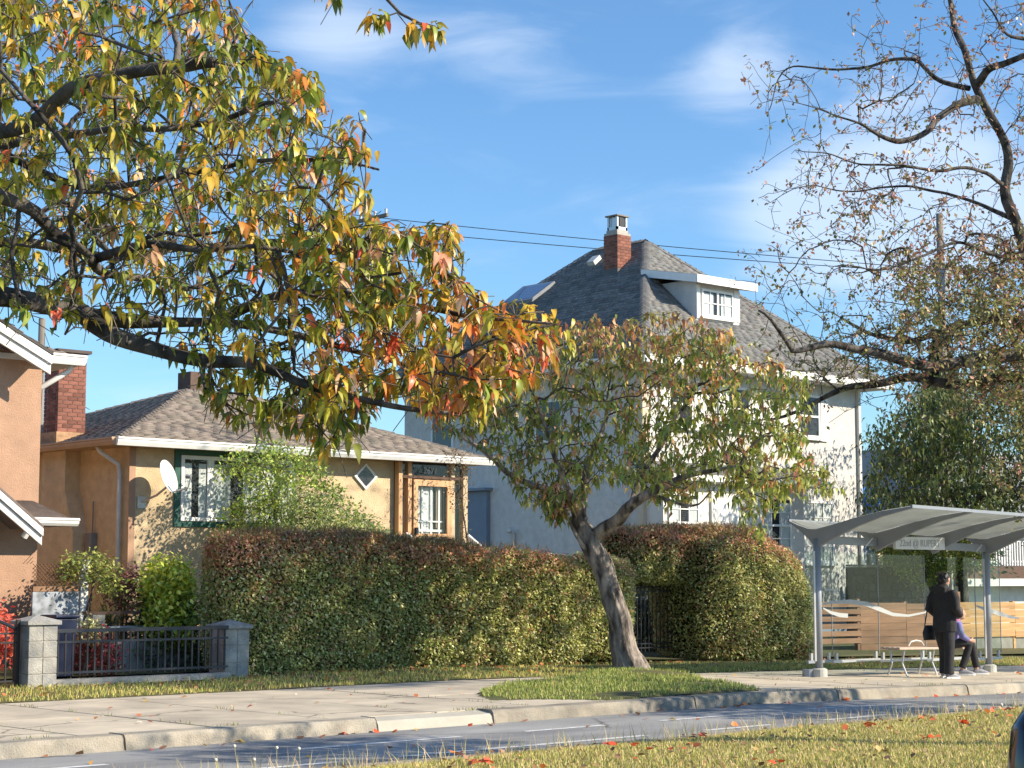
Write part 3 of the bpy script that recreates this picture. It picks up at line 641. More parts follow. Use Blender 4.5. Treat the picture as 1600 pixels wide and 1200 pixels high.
# ------------------------------------------------------------------ white two storey house
H2 = thing('white_house', 'tall white stucco house with steep grey hip roof and dormer', 'house', (35.2, 33, 0))
MB().box(35.2, 44.66, 33, 42.9, 0, 7.22).build('wall', M_STW, H2)
ax0, ax1, ay0, ay1, az = 34.45, 45.35, 32.25, 43.65, 7.22
a0, a1, azt = (39.9, 37.2), (39.9, 39.4), 11.6
c = [(ax0, ay0, az), (ax1, ay0, az), (ax1, ay1, az), (ax0, ay1, az), (a0[0], a0[1], azt), (a1[0], a1[1], azt)]
roof = MB().add(c, [(0, 1, 4), (1, 2, 5, 4), (2, 3, 5), (3, 0, 4, 5), (3, 2, 1, 0)]).build('roof', M_UNDER, H2)
sg = (.175, .172, .165)
fl = math.hypot(a0[1] - ay0, azt - az); ll = math.hypot(a0[0] - ax0, azt - az)
slf = (azt - az) / (a0[1] - ay0)
def dskip(u_, v_):
    x = ax0 + u_; y = ay0 + v_ / fl * (a0[1] - ay0); return 38.55 < x < 40.15 and 34.05 < y < 35.5
shingled(roof, (ax0, ay0, az), (1, 0, 0), (0, a0[1] - ay0, azt - az), [(0, 0), (ax1 - ax0, 0), (a0[0] - ax0, fl)], sg, M_SHG, 170, seed=5, w=.34, e=.155, skip=dskip)
shingled(roof, (ax0, ay1, az), (0, -1, 0), (a0[0] - ax0, 0, azt - az), [(0, 0), (ay1 - ay0, 0), (ay1 - a0[1], ll), (ay1 - a1[1], ll)], sg, M_SHG, 120, seed=6, w=.34, e=.155)
rl_ = math.hypot(ax1 - a0[0], azt - az)
shingled(roof, (ax1, ay0, az), (0, 1, 0), (a0[0] - ax1, 0, azt - az), [(0, 0), (ay1 - ay0, 0), (a1[1] - ay0, rl_), (a0[1] - ay0, rl_)], sg, M_SHG, 0, seed=7, w=.34, e=.155)
for p_, q_ in ((c[0], c[4]), (c[1], c[4]), (c[3], c[5]), (c[4], c[5])): hip_caps(roof, p_, q_, M_SHG, sg, w=.15)
MB().box(ax0 + .02, ax1 - .02, ay0 + .02, ay1 - .02, az - .16, az - .004).build('soffit', M_OFFWH, H2)
gutter(H2, (ax0 - .02, ay0, az + .03), (ax1 + .02, ay0, az + .03), (0, -1, 0), .2); gutter(H2, (ax0, ay1, az + .03), (ax0, ay0, az + .03), (-1, 0, 0), .2)
MB().box(35.0, 35.199, 32.8, 32.999, 0, 7.05).build('corner_pilaster', mat('beige_pilaster', (.60, .50, .38), .9, .08), H2)
# dormer
dx0, dx1, dy = 38.42, 40.28, 33.9; dzt = 9.86
DM = MB().prism([(dx0, dy, 8.62), (dx0, dy, dzt), (dx0, 35.25, dzt), ], (dx1 - dx0, 0, 0)).build('dormer', M_OFFWH, H2)
rzf = lambda y: az + slf * (y - ay0)
MB().prism([(dx0 - .32, dy - .32, dzt - .10), (dx0 - .32, dy - .32, dzt + .06), (dx0 - .32, 35.75, 10.33), (dx0 - .32, 35.55, 10.10)], (dx1 - dx0 + .72, 0, 0)).build('dormer_roof', M_SHG2 if 'M_SHG2' in globals() else mat('dormer_felt', (.22, .19, .16), .95, .15, 9), DM)
MB().box(dx0 - .34, dx1 + .42, dy - .36, dy - .322, dzt - .17, dzt + .055).build('fascia', M_WHITE, DM)
MB().prism([(dx0 - .321, dy - .32, dzt - .17), (dx0 - .321, dy - .32, dzt + .05), (dx0 - .321, 35.7, 10.31), (dx0 - .321, 35.7, 10.09)], (-.03, 0, 0)).build('fascia', M_WHITE, DM)
MB().prism([(dx1 + .401, dy - .32, dzt - .17), (dx1 + .401, dy - .32, dzt + .05), (dx1 + .401, 35.7, 10.31), (dx1 + .401, 35.7, 10.09)], (.03, 0, 0)).build('fascia', M_WHITE, DM)
wn = window(DM, 38.62, 39.98, 8.82, 9.60, dy, 4, 2, M_WHITE, .06, M_CURT, name='dormer_window', backfull=False); MB().box(39.26, 39.34, dy - .055, dy - .006, 8.88, 9.54).build('mullion', M_WHITE, wn)
MB().box(dx0 + .001, 38.56, dy - .03, dy - .001, 8.74, 9.7).build('corner_trim', M_WHITE, DM); MB().box(40.04, dx1 - .001, dy - .03, dy - .001, 8.78, 9.7).build('corner_trim', M_WHITE, DM)
# chimney with metal hood
cy0, cx0 = 37.0, 38.45
ch = MB().box(cx0 - .03, cx0 + .62, cy0 - .03, cy0 + .6, 10.1, 10.55).build('chimney', mat('lead_flashing', (.10, .10, .10), .6), H2)
brick_stack(ch, cx0, cx0 + .59, cy0, cy0 + .57, 10.5, 11.66, seed=4, ch=.09, bl=.24)
MB().box(cx0 + .06, cx0 + .53, cy0 + .06, cy0 + .51, 11.66, 11.74).build('crown', M_MORT, ch)
hd = MB()
for (xa, ya) in ((.08, .08), (.45, .08), (.08, .43), (.45, .43)): hd.box(cx0 + xa, cx0 + xa + .06, cy0 + ya, cy0 + ya + .06, 11.742, 12.15)
hd.box(cx0 + .08, cx0 + .51, cy0 + .08, cy0 + .49, 11.741, 11.84); hd.box(cx0 + .141, cx0 + .44, cy0 + .141, cy0 + .42, 11.845, 12.145)
hood = hd.build('hood', M_GALV, ch); MB().box(cx0 + .19, cx0 + .41, cy0 + .085, cy0 + .139, 11.86, 12.1).build('opening', M_BLACK, hood)
MB().box(cx0 + .03, cx0 + .56, cy0 + .03, cy0 + .54, 12.152, 12.19).build('hood_lid', mat('rusty_tin', (.25, .20, .15), .8, .3, 9), ch)
# skylight and vent on the left roof plane
sl_ = (azt - az) / (a0[0] - ax0); nL = np.array([-sl_, 0, 1]); nL /= np.linalg.norm(nL)
def lp(x, y, h=0): return np.array([x, y, az + sl_ * (x - ax0)]) + nL * h
q = [lp(37.6, 41.1, .02), lp(37.6, 39.75, .02), lp(38.35, 39.5, .02), lp(38.35, 40.9, .02)]
SK = MB().prism(q, nL * .10).build('skylight', M_GALV, H2); q = [lp(37.66, 41.0, .125), lp(37.66, 39.82, .125), lp(38.29, 39.58, .125), lp(38.29, 40.82, .125)]
MB().add(q, [(0, 1, 2, 3)]).build('pane', mat('skylight_glass', (.35, .45, .55), .06, 0, metal=.7), SK)
MB().prism([lp(39.0, 38.75, .02), lp(39.0, 38.45, .02), lp(39.28, 38.45, .02), lp(39.28, 38.75, .02)], nL * .14).build('roof_vent', M_OFFWH, H2)
# upstairs windows with shutters
for (xa, xb) in ((41.75, 42.75), (38.6, 39.6), (36.2, 37.2)):
    window(H2, xa, xb, 5.5, 6.75, 33, 1, 2, M_WHITE, .07, None, mid=1); 
    for sx in (xa - .36, xb + .03): MB().box(sx, sx + .33, 32.94, 32.999, 5.42, 6.8).build('shutter', M_WHITE, H2)
# enclosed porch
px0, px1, py = 35.12, 40.95, 32.2
PR = MB().box(px0, px1, py, 32.999, 0, 3.95).build('porch', mat('cream_stucco', (.70, .66, .60), .95, .06, 2, .3, 50), H2)
MB().prism([(px0 - .15, py - .35, 4.02), (px0 - .15, py - .35, 4.12), (px0 - .15, 33.0, 4.55), (px0 - .15, 33.0, 4.02)], (px1 - px0 + .85, 0, 0)).build('porch_roof', mat('porch_shingle', (.14, .135, .13), .95, .2, 10), PR)
MB().box(px0 - .17, px1 + .72, py - .39, py - .352, 3.98, 4.15).build('fascia', M_WHITE, PR); MB().box(px0 - .1, px1 + .65, py - .34, py - .002, 3.955, 4.015).build('soffit', M_OFFWH, PR)
for xa, xb, nc in ((35.3, 36.5, 3), (39.0, 40.35, 3)): window(PR, xa, xb, 2.1, 3.68, py, nc, 4, M_WHITE, .07, M_CURT, mid=2, backfull=False)
dr = MB().box(37.05, 38.12, py - .06, py - .001, 1.55, 3.66).build('porch_door', M_WHITE, PR)
for (xa, xb, za, zb) in ((37.2, 37.52, 2.95, 3.5), (37.66, 37.98, 2.95, 3.5), (37.2, 37.52, 1.7, 2.5), (37.66, 37.98, 1.7, 2.5)): MB().box(xa, xb, py - .075, py - .06, za, zb).build('door_panel', M_WHITE, dr, bevel=.006)
text(dr, '2679', (37.6, py - .082, 2.73), .19, mat('brass', (.55, .42, .15), .4, metal=.6), name='house_number')
MB().box(36.95, 37.045, py - .07, py - .001, 1.55, 3.75).build('door_frame', M_OFFWH, PR); MB().box(38.125, 38.22, py - .07, py - .001, 1.55, 3.75).build('door_frame', M_OFFWH, PR); MB().box(36.95, 38.22, py - .07, py - .001, 3.755, 3.85).build('door_frame', M_OFFWH, PR)
window(H2, 41.9, 43.33, 1.87, 3.68, 33, 3, 4, M_WHITE, .08, M_CURT, mid=2, backfull=True)
# details of the shaded side
sd = MB().box(35.05, 35.199, 39.0, 39.9, .2, 3.93).build('side_door', G_BLUE, H2); MB().box(34.9, 35.199, 38.9, 40.0, 3.94, 4.02).build('door_hood', G_BLUE, sd)
MB().tube([(35.12, 37.95, 0), (35.12, 37.95, 2.7), (35.0, 37.95, 2.82), (34.95, 37.95, 2.72)], .06, 8).build('vent_pipe', M_OFFWH, H2, smooth=True)
MB().tube([(35.1, 33.6, 0.2), (35.1, 33.6, 3.3), (34.6, 33.8, 3.6)], .04, 8).build('side_pipe', M_OFFWH, H2, smooth=True)
for (ya, yb) in ((36.0, 37.1), (40.6, 41.6)):
    w = MB().box(35.15, 35.199, ya, yb, 5.2, 6.4).build('side_window', M_WHITE, H2); MB().box(35.143, 35.149, ya + .08, yb - .08, 5.28, 6.32).build('pane', mat('dark_glass', (.04, .05, .07), .05), w)
MB().box(44.55, 44.659, 32.9, 32.999, 0, 7.0).build('downpipe', M_OFFWH, H2)

# ------------------------------------------------------------------ peach house at the left
H3 = thing('peach_house', 'peach stucco house with white rakes at the left', 'house', (11, 26, 0))
hx = 13.95
MB().box(4, hx, 26.0, 36, 0, 5.0).build('wall', M_STP, H3)
MB().prism([(4, 26.0, 5.0), (hx, 26.0, 5.0), (10.2, 26.0, 6.9), (7.5, 26.0, 6.9)], (0, .2, 0)).build('gable_wall', M_STP, H3)
# upper roof
def rake(x_hi, z_hi, x_lo, z_lo, Yf, depth, nm, mm):
    d = np.array([x_lo - x_hi, 0, z_lo - z_hi]); d /= np.linalg.norm(d)
    return MB().prism([(x_hi, Yf, z_hi), (x_lo, Yf, z_lo), (x_lo, Yf, z_lo - depth), (x_hi, Yf, z_hi - depth)], (0, .04, 0)).build(nm, mm, H3)
A = onY(0, 505, 25.4); Bq = onY(80, 556, 25.4); sl3 = (Bq[2] - A[2]) / (Bq[0] - A[0]); xr = 9.8; zr = A[2] - sl3 * (A[0] - xr)
rake(xr, zr, Bq[0], Bq[2], 25.36, .13, 'rake_board', M_WHITE); rake(xr, zr - .14, Bq[0], Bq[2] - .14, 25.40, .15, 'rake_board', M_OFFWH)
rt3 = MB().prism([(xr, 25.36, zr + .01), (Bq[0] + .02, 25.36, Bq[2] + .01), (Bq[0] + .02, 25.36, Bq[2] + .05), (xr, 25.36, zr + .05)], (0, 4, 0)).build('roof', M_UNDER, H3)
O3 = np.array([Bq[0], 29.4, Bq[2] + .05]); 
shingled(rt3, (Bq[0] + .02, 25.36, Bq[2] + .05), (0, 1, 0), (xr - Bq[0], 0, zr - Bq[2]), [(0, 0), (4, 0), (4, 3.5), (0, 3.5)], (.20, .16, .135), M_SHB, 30, seed=9)
MB().prism([(xr, 25.44, zr - .05), (Bq[0], 25.44, Bq[2] - .05), (Bq[0], 25.44, Bq[2] - .09), (xr, 25.44, zr - .09)], (0, .56, 0)).build('soffit', M_OFFWH, H3)
# side roof with front return gutter
E0 = onY(80, 556, 25.9); E1 = onY(126, 558, 25.9); ez = E1[2]
mr_ = MB().add([(Bq[0] - .8, 25.9, ez), (E1[0], 25.9, ez), (E1[0], 36.2, ez), (10, 36.2, ez), (10.0, 30.5, ez + 1.8), (10.0, 33, ez + 1.8), (Bq[0] - .8, 27.2, ez + .5)], [(0, 1, 4), (1, 2, 5, 4), (2, 3, 5)]).build('side_roof', M_UNDER, H3)
un = math.hypot(E1[0] - 10, 1.8)
shingled(mr_, (E1[0], 25.9, ez), (0, 1, 0), (10 - E1[0], 0, 1.8), [(0, 0), (10.2, 0), (7.1, un), (4.6, un)], (.20, .16, .135), M_SHB, 0, seed=10)
shingled(mr_, (Bq[0] - 1.5, 25.9, ez), (1, 0, 0), (0, 4.6, 1.8), [(0, 0), (E1[0] - Bq[0] + 1.5, 0), (.5, 2.0)], (.20, .16, .135), M_SHB, 0, seed=11)
gutter(H3, (Bq[0] - .1, 25.9, ez + .02), (E1[0] + .05, 25.9, ez + .02), (0, -1, 0), .16); gutter(H3, (E1[0], 36, ez + .02), (E1[0], 25.85, ez + .02), (1, 0, 0), .16)
MB().box(10, E1[0], 25.95, 36.1, ez - .12, ez - .03).build('soffit', M_OFFWH, H3)
MB().tube([(E1[0] - .05, 26.05, ez - .1), (E1[0] - .1, 26.1, ez - .22), (hx + .08, 26.15, ez - .5), (hx + .05, 26.3, ez - .6)], .045, 8).build('downpipe', M_WHITE, H3, smooth=True)
# lower porch roof
A = onY(0, 768, 25.0); Bq2 = onY(66, 826, 25.0); sl3 = (Bq2[2] - A[2]) / (Bq2[0] - A[0]); xr = 10.6; zr = A[2] - sl3 * (A[0] - xr)
rake(xr, zr, Bq2[0], Bq2[2], 24.96, .11, 'rake_board', M_WHITE); rake(xr, zr - .12, Bq2[0], Bq2[2] - .12, 25.0, .13, 'rake_board', M_OFFWH)
MB().prism([(xr, 24.96, zr + .01), (Bq2[0], 24.96, Bq2[2] + .01), (Bq2[0], 24.96, Bq2[2] + .05), (xr, 24.96, zr + .05)], (0, 1.04, 0)).build('porch_roof', mat('brown_porch_roof', (.19, .15, .13), .95, .2, 9), H3)
E2 = onY(116, 812, 25.4); p3 = MB().add([(Bq2[0] - .3, 25.4, E2[2]), (E2[0], 25.4, E2[2]), (E2[0], 27.2, E2[2]), (hx - .1, 27.2, E2[2] + .3), (hx - .1, 26.0, E2[2] + .3), (Bq2[0] - .3, 26.0, E2[2] + .3)], [(0, 1, 4, 5), (1, 2, 3, 4), (0, 5, 4, 3, 2, 1)]).build('porch_roof_return', mat('brown_porch_roof', (.19, .15, .13)), H3)
gutter(H3, (Bq2[0] - .05, 25.4, E2[2] + .02), (E2[0] + .04, 25.4, E2[2] + .02), (0, -1, 0), .12); gutter(H3, (E2[0], 27.2, E2[2] + .02), (E2[0], 25.4, E2[2] + .02), (1, 0, 0), .12)
MB().tube([(Bq2[0] + .1, 25.5, E2[2] - .08), (Bq2[0] + .02, 25.6, E2[2] - .28)], .05, 8).build('gutter_outlet', M_WHITE, H3)
# ------------------------------------------------------------------ block pillars, iron fence, gates
def pillar(x0, y0, h, label, n=4):
    T = thing('block_pillar', label, 'pillar', (x0 + .21, y0 + .21, 0), 'concrete block gate pillars')
    MB().box(x0 + .012, x0 + .408, y0 + .012, y0 + .408, -.05, h - .01).build('mortar_core', M_MORT, T)
    ch_ = h / n
    for i in range(n):
        odd = i % 2
        for a in range(2):
            for b_ in range(2):
                o = MB().box(x0 + .21 * a, x0 + .21 * a + .205, y0 + .21 * b_, y0 + .21 * b_ + .205, i * ch_ + .004, (i + 1) * ch_ - .005).build('block', M_BLOCK, T, bevel=.008)
    q = MB(); e = .035; z = h
    q.add([(x0 - e, y0 - e, z), (x0 + .42 + e, y0 - e, z), (x0 + .42 + e, y0 + .42 + e, z), (x0 - e, y0 + .42 + e, z), (x0 - e, y0 - e, z + .05), (x0 + .42 + e, y0 - e, z + .05), (x0 + .42 + e, y0 + .42 + e, z + .05), (x0 - e, y0 + .42 + e, z + .05), (x0 + .21, y0 + .21, z + .13)],
          [(0, 3, 2, 1), (0, 1, 5, 4), (1, 2, 6, 5), (2, 3, 7, 6), (3, 0, 4, 7), (4, 5, 8), (5, 6, 8), (6, 7, 8), (7, 4, 8)]).build('cap', M_BLOCK, T)
pillar(11.72, 22.0, .86, 'sunlit grey block pillar between the arched gate and the iron fence', 4)
pillar(15.02, 22.35, .74, 'dark shaded block pillar beside the left end of the long hedge', 3)
FN = thing('iron_fence', 'low dark blue iron fence on a kerb wall between block pillars', 'fence', (13.9, 22.25, 0))
fx0, fx1, fy = 12.14, 15.02, 22.3
MB().box(fx0, fx1, fy - .1, fy + .1, -.05, .12).build('plinth', M_BLOCK, FN)
MB().box(fx0, fx1, fy - .03, fy + .03, .74, .79).build('rail', M_IRON, FN); MB().box(fx0, fx1, fy - .02, fy + .02, .60, .63).build('rail', M_IRON, FN); MB().box(fx0, fx1, fy - .02, fy + .02, .19, .22).build('rail', M_IRON, FN)
q = MB().box(-.011, .011, -.011, .011, 0, .58).build('baluster', M_IRON, local=True); me = q.data; bpy.data.objects.remove(q)
for i in range(26):
    o = bpy.data.objects.new('baluster', me); COL.objects.link(o); o.parent = FN; o.location = (fx0 + .06 + i * .111 - 13.9, fy - 22.25, .165)
GT = thing('arched_gate', 'arched black iron gate at the far left edge', 'gate', (11.1, 22.2, 0))
gx1 = 11.66; gy = 22.2; g0 = 10.1
arc = [(gx1 - t * .78, gy, .80 + .22 * math.sin(t * math.pi / 2 * 1.0)) for t in np.linspace(0, 2, 17)]
MB().tube([(x, y, z) for x, y, z in arc], .022, 6).build('arch', M_IRON, GT)
MB().box(gx1 - .02, gx1 + .03, gy - .025, gy + .025, 0, .93).build('gate_post', M_BLACK, GT); MB().box(g0 - .03, g0 + .02, gy - .025, gy + .025, 0, .93).build('gate_post', M_BLACK, GT)
for z in (.12, .62, .74): MB().box(g0, gx1, gy - .012, gy + .012, z, z + .022).build('rail', M_BLACK, GT)
for i in range(13):
    x = g0 + .1 + i * .118; MB().box(x - .009, x + .009, gy - .009, gy + .009, .12, .8 + .2 * math.sin(min(2, (gx1 - x) / .78) * math.pi / 2)).build('bar', M_BLACK, GT)
G2 = thing('iron_gate', 'tall dark iron gate under the overhanging round hedge', 'gate', (26, 24.2, 0))
gy = 24.2; gx0, gx1 = 25.5, 26.65
for z in (.12, .2, 1.2, 1.28): MB().box(gx0, gx1, gy - .013, gy + .013, z, z + .022).build('rail', M_IRON, G2)
for i in range(11):
    x = gx0 + .02 + i * .108; MB().box(x - .008, x + .008, gy - .008, gy + .008, .06, 1.32).build('bar', M_IRON, G2)
MB().box(gx0 - .1, gx0 - .03, gy - .035, gy + .035, 0, 1.42).build('gate_post', mat('grey_post', (.38, .40, .43), .6), G2); MB().box(gx1 + .02, gx1 + .08, gy - .03, gy + .03, 0, 1.4).build('gate_post', M_BLACK, G2)

# yard bits behind the iron fence
LT = thing('lattice_screen', 'brown lattice screen above a white panel beside peach house', 'screen', (13.8, 25, .8))
lx0, lx1 = 13.35, 14.12
q = MB()
for i in range(-8, 20):
    for s in (1, -1):
        a = np.array([lx0 + i * .06, 25.0 + s * .006, 1.36 if s > 0 else 1.68]); b_ = a + np.array([.32, 0, .32 * s]); 
        if a[0] < lx0:
            k = (lx0 - a[0]) / .32; a = a + (b_ - a) * k
        if b_[0] > lx1:
            k = (lx1 - a[0]) / (b_[0] - a[0]) if b_[0] != a[0] else 0
            if k <= 0: continue
            b_ = a + (b_ - a) * k
        if abs(b_[0] - a[0]) > .02: q.bar(a, b_, .014, .006)
q.build('lattice', mat('lattice_wood', (.20, .10, .05), .8, .2), LT, kind='stuff')
MB().box(lx0, lx1, 24.97, 25.03, 1.27, 1.345).build('rail', mat('brown_rail', (.27, .15, .08), .8, .2), LT); MB().box(lx0, lx1, 24.98, 25.02, .4, 1.265).build('panel', mat('pale_panel', (.42, .45, .48), .7, .25, 6, col2=(.12, .13, .14), mixs=6), LT)
MB().box(14.14, 14.26, 24.95, 25.07, 0, 1.75).build('post', M_OFFWH, LT)
BN = thing('recycling_bin', 'dark blue bin standing behind the sunlit block pillar', 'bin', (13.05, 23.4, .05))
MB().prism([(12.95, 23.45, .08), (13.2, 23.45, .08), (13.25, 23.45, .90), (12.9, 23.45, .90)], (0, .4, 0)).build('body', mat('navy_plastic', (.012, .02, .06), .5), BN, bevel=.02); MB().box(12.88, 13.27, 23.42, 23.88, .905, .95).build('lid', mat('navy_plastic', (0, 0, 0)), BN, bevel=.015)
IW = thing('garden_rail', 'low inner garden wall with dark ornamental iron rail', 'garden wall', (14.7, 24.4, 0))
MB().box(13.9, 15.9, 24.35, 24.5, .0, .52).build('base', M_BLOCK, IW); MB().box(13.9, 16.2, 24.33, 24.5, .93, .97).build('coping', M_DWOOD, IW); MB().box(14.2, 15.4, 24.38, 24.42, .72, .75).build('rail', M_STEEL, IW)
for i in range(16): MB().box(14.25 + i * .073, 14.262 + i * .073, 24.39, 24.41, .52, .72).build('bar', M_BLACK, IW)
q = MB()
for i in range(8): q.tube([(14.3 + i * .145 + .05 * math.cos(a), 24.4, .84 + .06 * math.sin(a)) for a in np.linspace(0, 5.5, 9)], .007, 4)
q.build('scrollwork', M_BLACK, IW, kind='stuff')
for xx in (13.98, 15.3): MB().box(xx, xx + .2, 24.3, 24.5, .52, .925).build('block_pier', M_BLOCK, IW)

# ------------------------------------------------------------------ cedar fence behind the shelter
def board_fence(name, label, x0, x1, Y, z0, rows, bh, gap, m, posts):
    T = thing(name, label, 'fence', (x0, Y, float(gz(x0)))); rg = random.Random(int(x0 * 7))
    for p in posts:
        zz = float(gz(p)); MB().box(p - .05, p + .05, Y + .03, Y + .13, zz - .1, zz + z0 + rows * (bh + gap) + .03).build('post', m, T)
    ps = [x0] + [p for p in posts if x0 + .3 < p < x1 - .3] + [x1]
    for r_ in range(rows):
        for a, b_ in zip(ps[:-1], ps[1:]):
            z = z0 + r_ * (bh + gap); t = rg.uniform(-.004, .004)
            q = MB().box(a + .006, b_ - .006, Y + t, Y + t + .025, z + rg.uniform(-.006, .006), z + bh)
            q.v = [(x, y, zz + float(gz(a * .5 + b_ * .5)) * .6 + float(gz(x)) * .4) for x, y, zz in q.v]; q.build('plank', m, T)
    return T
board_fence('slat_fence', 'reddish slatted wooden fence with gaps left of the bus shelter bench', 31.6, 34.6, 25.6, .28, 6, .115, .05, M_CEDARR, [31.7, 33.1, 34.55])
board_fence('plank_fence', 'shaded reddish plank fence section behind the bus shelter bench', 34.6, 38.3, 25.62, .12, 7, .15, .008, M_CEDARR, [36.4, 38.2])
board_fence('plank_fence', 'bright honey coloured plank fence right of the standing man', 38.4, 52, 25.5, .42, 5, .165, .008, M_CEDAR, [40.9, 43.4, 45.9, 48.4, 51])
q = MB().box(38.4, 52, 25.55, 25.75, -.6, .40); q.slope(); tag(q.build('retaining_wall', mat('mossy_concrete', (.24, .24, .20), .95, .2, 3)), 'low grey retaining wall under the bright plank fence', 'retaining wall')
MB().box(38.15, 38.4, 25.45, 25.72, -.5, 1.12).build('fence_post', M_CEDARR, bpy.data.objects['plank_fence'])

# ------------------------------------------------------------------ bus shelter
SY = 18.3; X1 = float(onY(1280, 1047, SY)[0]); BAY = 1.62; X4 = X1 + 3 * BAY
SH = thing('bus_shelter', 'grey steel and glass bus shelter with curved cantilever roof', 'bus shelter', (X1, SY, 0))
prof = [(.55, 2.50), (.35, 2.42), (.15, 2.36), (0, 2.35), (-.35, 2.42), (-.8, 2.52), (-1.3, 2.61), (-1.85, 2.67)]
deep = [.02, .06, .16, .30, .22, .14, .08, .03]
def zs(x): return float(gz(x)) - .0
for i in range(4):
    x = X1 + i * BAY; up_ = [(x - .035, SY + a, b + zs(x)) for a, b in prof]; lo_ = [(x - .035, SY + a, b - d + zs(x)) for (a, b), d in zip(prof, deep)]
    q = MB(); k = len(prof); q.v = up_ + lo_ + [(p[0] + .07, p[1], p[2]) for p in up_ + lo_]
    for j in range(k - 1): q.f += [(j, j + 1, k + j + 1, k + j), (2 * k + j, 3 * k + j, 3 * k + j + 1, 2 * k + j + 1), (j, 2 * k + j, 2 * k + j + 1, j + 1), (k + j, k + j + 1, 3 * k + j + 1, 3 * k + j)]
    q.f += [(0, k, 3 * k, 2 * k), (k - 1, 3 * k - 1, 4 * k - 1, 2 * k - 1)[::1]]; q.build('roof_rib', M_STEEL, SH)
for i in range(3):
    xa, xb = X1 + i * BAY + .04, X1 + (i + 1) * BAY - .04; q = MB(); k = len(prof); zo = zs((xa + xb) / 2)
    for x in (xa, xb):
        for h in (.004, .016): q.v += [(x, SY + a, b + h + zs(x)) for a, b in prof]
    for j in range(k - 1): q.f += [(j, 2 * k + j, 2 * k + j + 1, j + 1), (k + j, k + j + 1, 3 * k + j + 1, 3 * k + j)]
    q.build('roof_panel', G_ROOF, SH)
    for j_, nm in ((7, 'front_edge'), (0, 'rear_edge')):
        a, b = prof[j_]; MB().bar((X1 + i * BAY - .03, SY + a, b + zs(xa)), (X1 + (i + 1) * BAY - .036, SY + a, b + zs(xb)), .035, .05).build(nm, M_STEEL, SH)
    MB().bar((xa - .0, SY + .0, 2.19 + zs(xa)), (xb, SY, 2.19 + zs(xb)), .07, .13).build('gutter_beam', M_STEEL, SH)
# a short bay continues to the right
q = MB(); k = len(prof)
for x in (X4 + .04, X4 + 1.3):
    q.v += [(x, SY + a, b + .01 + zs(x)) for a, b in prof]
q.f = [(j, k + j, k + j + 1, j + 1) for j in range(k - 1)]; q.build('roof_panel', G_ROOF, SH)
a, b = prof[7]; MB().bar((X4 - .03, SY + a, b + zs(X4)), (X4 + 1.3, SY + a, b + zs(X4 + 1.3)), .035, .05).build('front_edge', M_STEEL, SH)
for i in (0, 3):
    x = X1 + i * BAY; z0_ = zs(x); MB().tube([(x, SY, z0_ + .1), (x, SY, z0_ + 2.2)], .062, 14).build('post', M_STEEL, SH, smooth=True)
    ft = MB(); ft.tube([(x, SY, z0_ - .02), (x, SY, z0_ + .12), (x, SY, z0_ + .14)], [.13, .13, .09], 16).build('post_foot', mat('pale_foot', (.42, .42, .38), .9, .15), SH)
    ft = MB(); ft.tube([(x - .12, SY + .12, z0_ - .02), (x - .12, SY + .12, z0_ + .12)], [.1, .1], 16).build('post_foot', M_STEEL, SH)
    MB().bar((x - .085, SY, z0_ + .25), (x - .085, SY, z0_ + 2.0), .02, .05).build('channel', M_GALV, SH)
GY = SY + .28; gl = [X1 + .05 + .01, X1 + .72, X1 + 2.0, X1 + 3.35, X4 + .05, X4 + .85]
for a, b_ in zip(gl[:-1], gl[1:]):
    p = MB().box(a + .006, b_ - .006, GY - .004, GY + .004, .32 + zs(a), 2.0 + zs(a)).build('glass_pane', G_SHEL, SH)
    MB().box(a, b_, GY - .025, GY + .025, .20 + zs(a), .245 + zs(a)).build('bottom_rail', M_GALV if a > X1 + .7 else M_STEEL, SH)
    for xx in (a + .1, b_ - .1): MB().box(xx - .025, xx + .025, GY - .02, GY + .02, .246 + zs(a), .36 + zs(a)).build('glass_clamp', M_GALV, SH)
    MB().box(b_ - .005, b_ + .005, GY - .006, GY + .006, .32 + zs(a), 2.0 + zs(a)).build('pane_joint', M_STEEL, SH)
M_FROST = mat('frosted_film', (.40, .42, .41), .5, .03)
def band(pts, wd):
    P = [onY(x, y, GY - .008) for x, y in pts]; q = MB()
    for (p, w_) in zip(P, wd): q.v += [(p[0], GY - .008, p[2] - w_ / 2), (p[0], GY - .008, p[2] + w_ / 2)]
    q.f = [(2 * i, 2 * i + 2, 2 * i + 3, 2 * i + 1) for i in range(len(P) - 1)]; return q
band([(1286, 944), (1300, 941), (1330, 940), (1355, 944), (1375, 952), (1395, 960), (1420, 962), (1445, 957), (1462, 950)], [.03, .05, .07, .08, .08, .06, .04, .03, .02]).build('wave_film', M_FROST, SH)
band([(1286, 950), (1298, 957), (1312, 961), (1325, 962)], [.02, .05, .07, .07]).build('wave_film', M_FROST, SH); band([(1524, 946), (1540, 952), (1560, 958), (1578, 964), (1592, 966)], [.02, .07, .08, .06, .02]).build('wave_film', M_FROST, SH)
band([(1288, 922), (1300, 921), (1309, 928)], [.02, .03, .05]).build('wave_film', M_FROST, SH)
# stop name sign hanging in the second bay
sx0, sx1 = X1 + BAY + .1, X1 + 2 * BAY - .1; zz = zs(sx0)
sg_ = MB().box(sx0, sx1, SY - .30, SY - .24, 2.08 + zz, 2.29 + zz).build('name_sign', mat('sign_white', (.66, .66, .64), .5, .03), SH, bevel=.006)
text(sg_, '22nd @ RUPERT', ((sx0 + sx1) / 2 - .02, SY - .304, 2.18 + zz), .165, mat('sign_grey', (.38, .38, .38), .6), ext=.002)
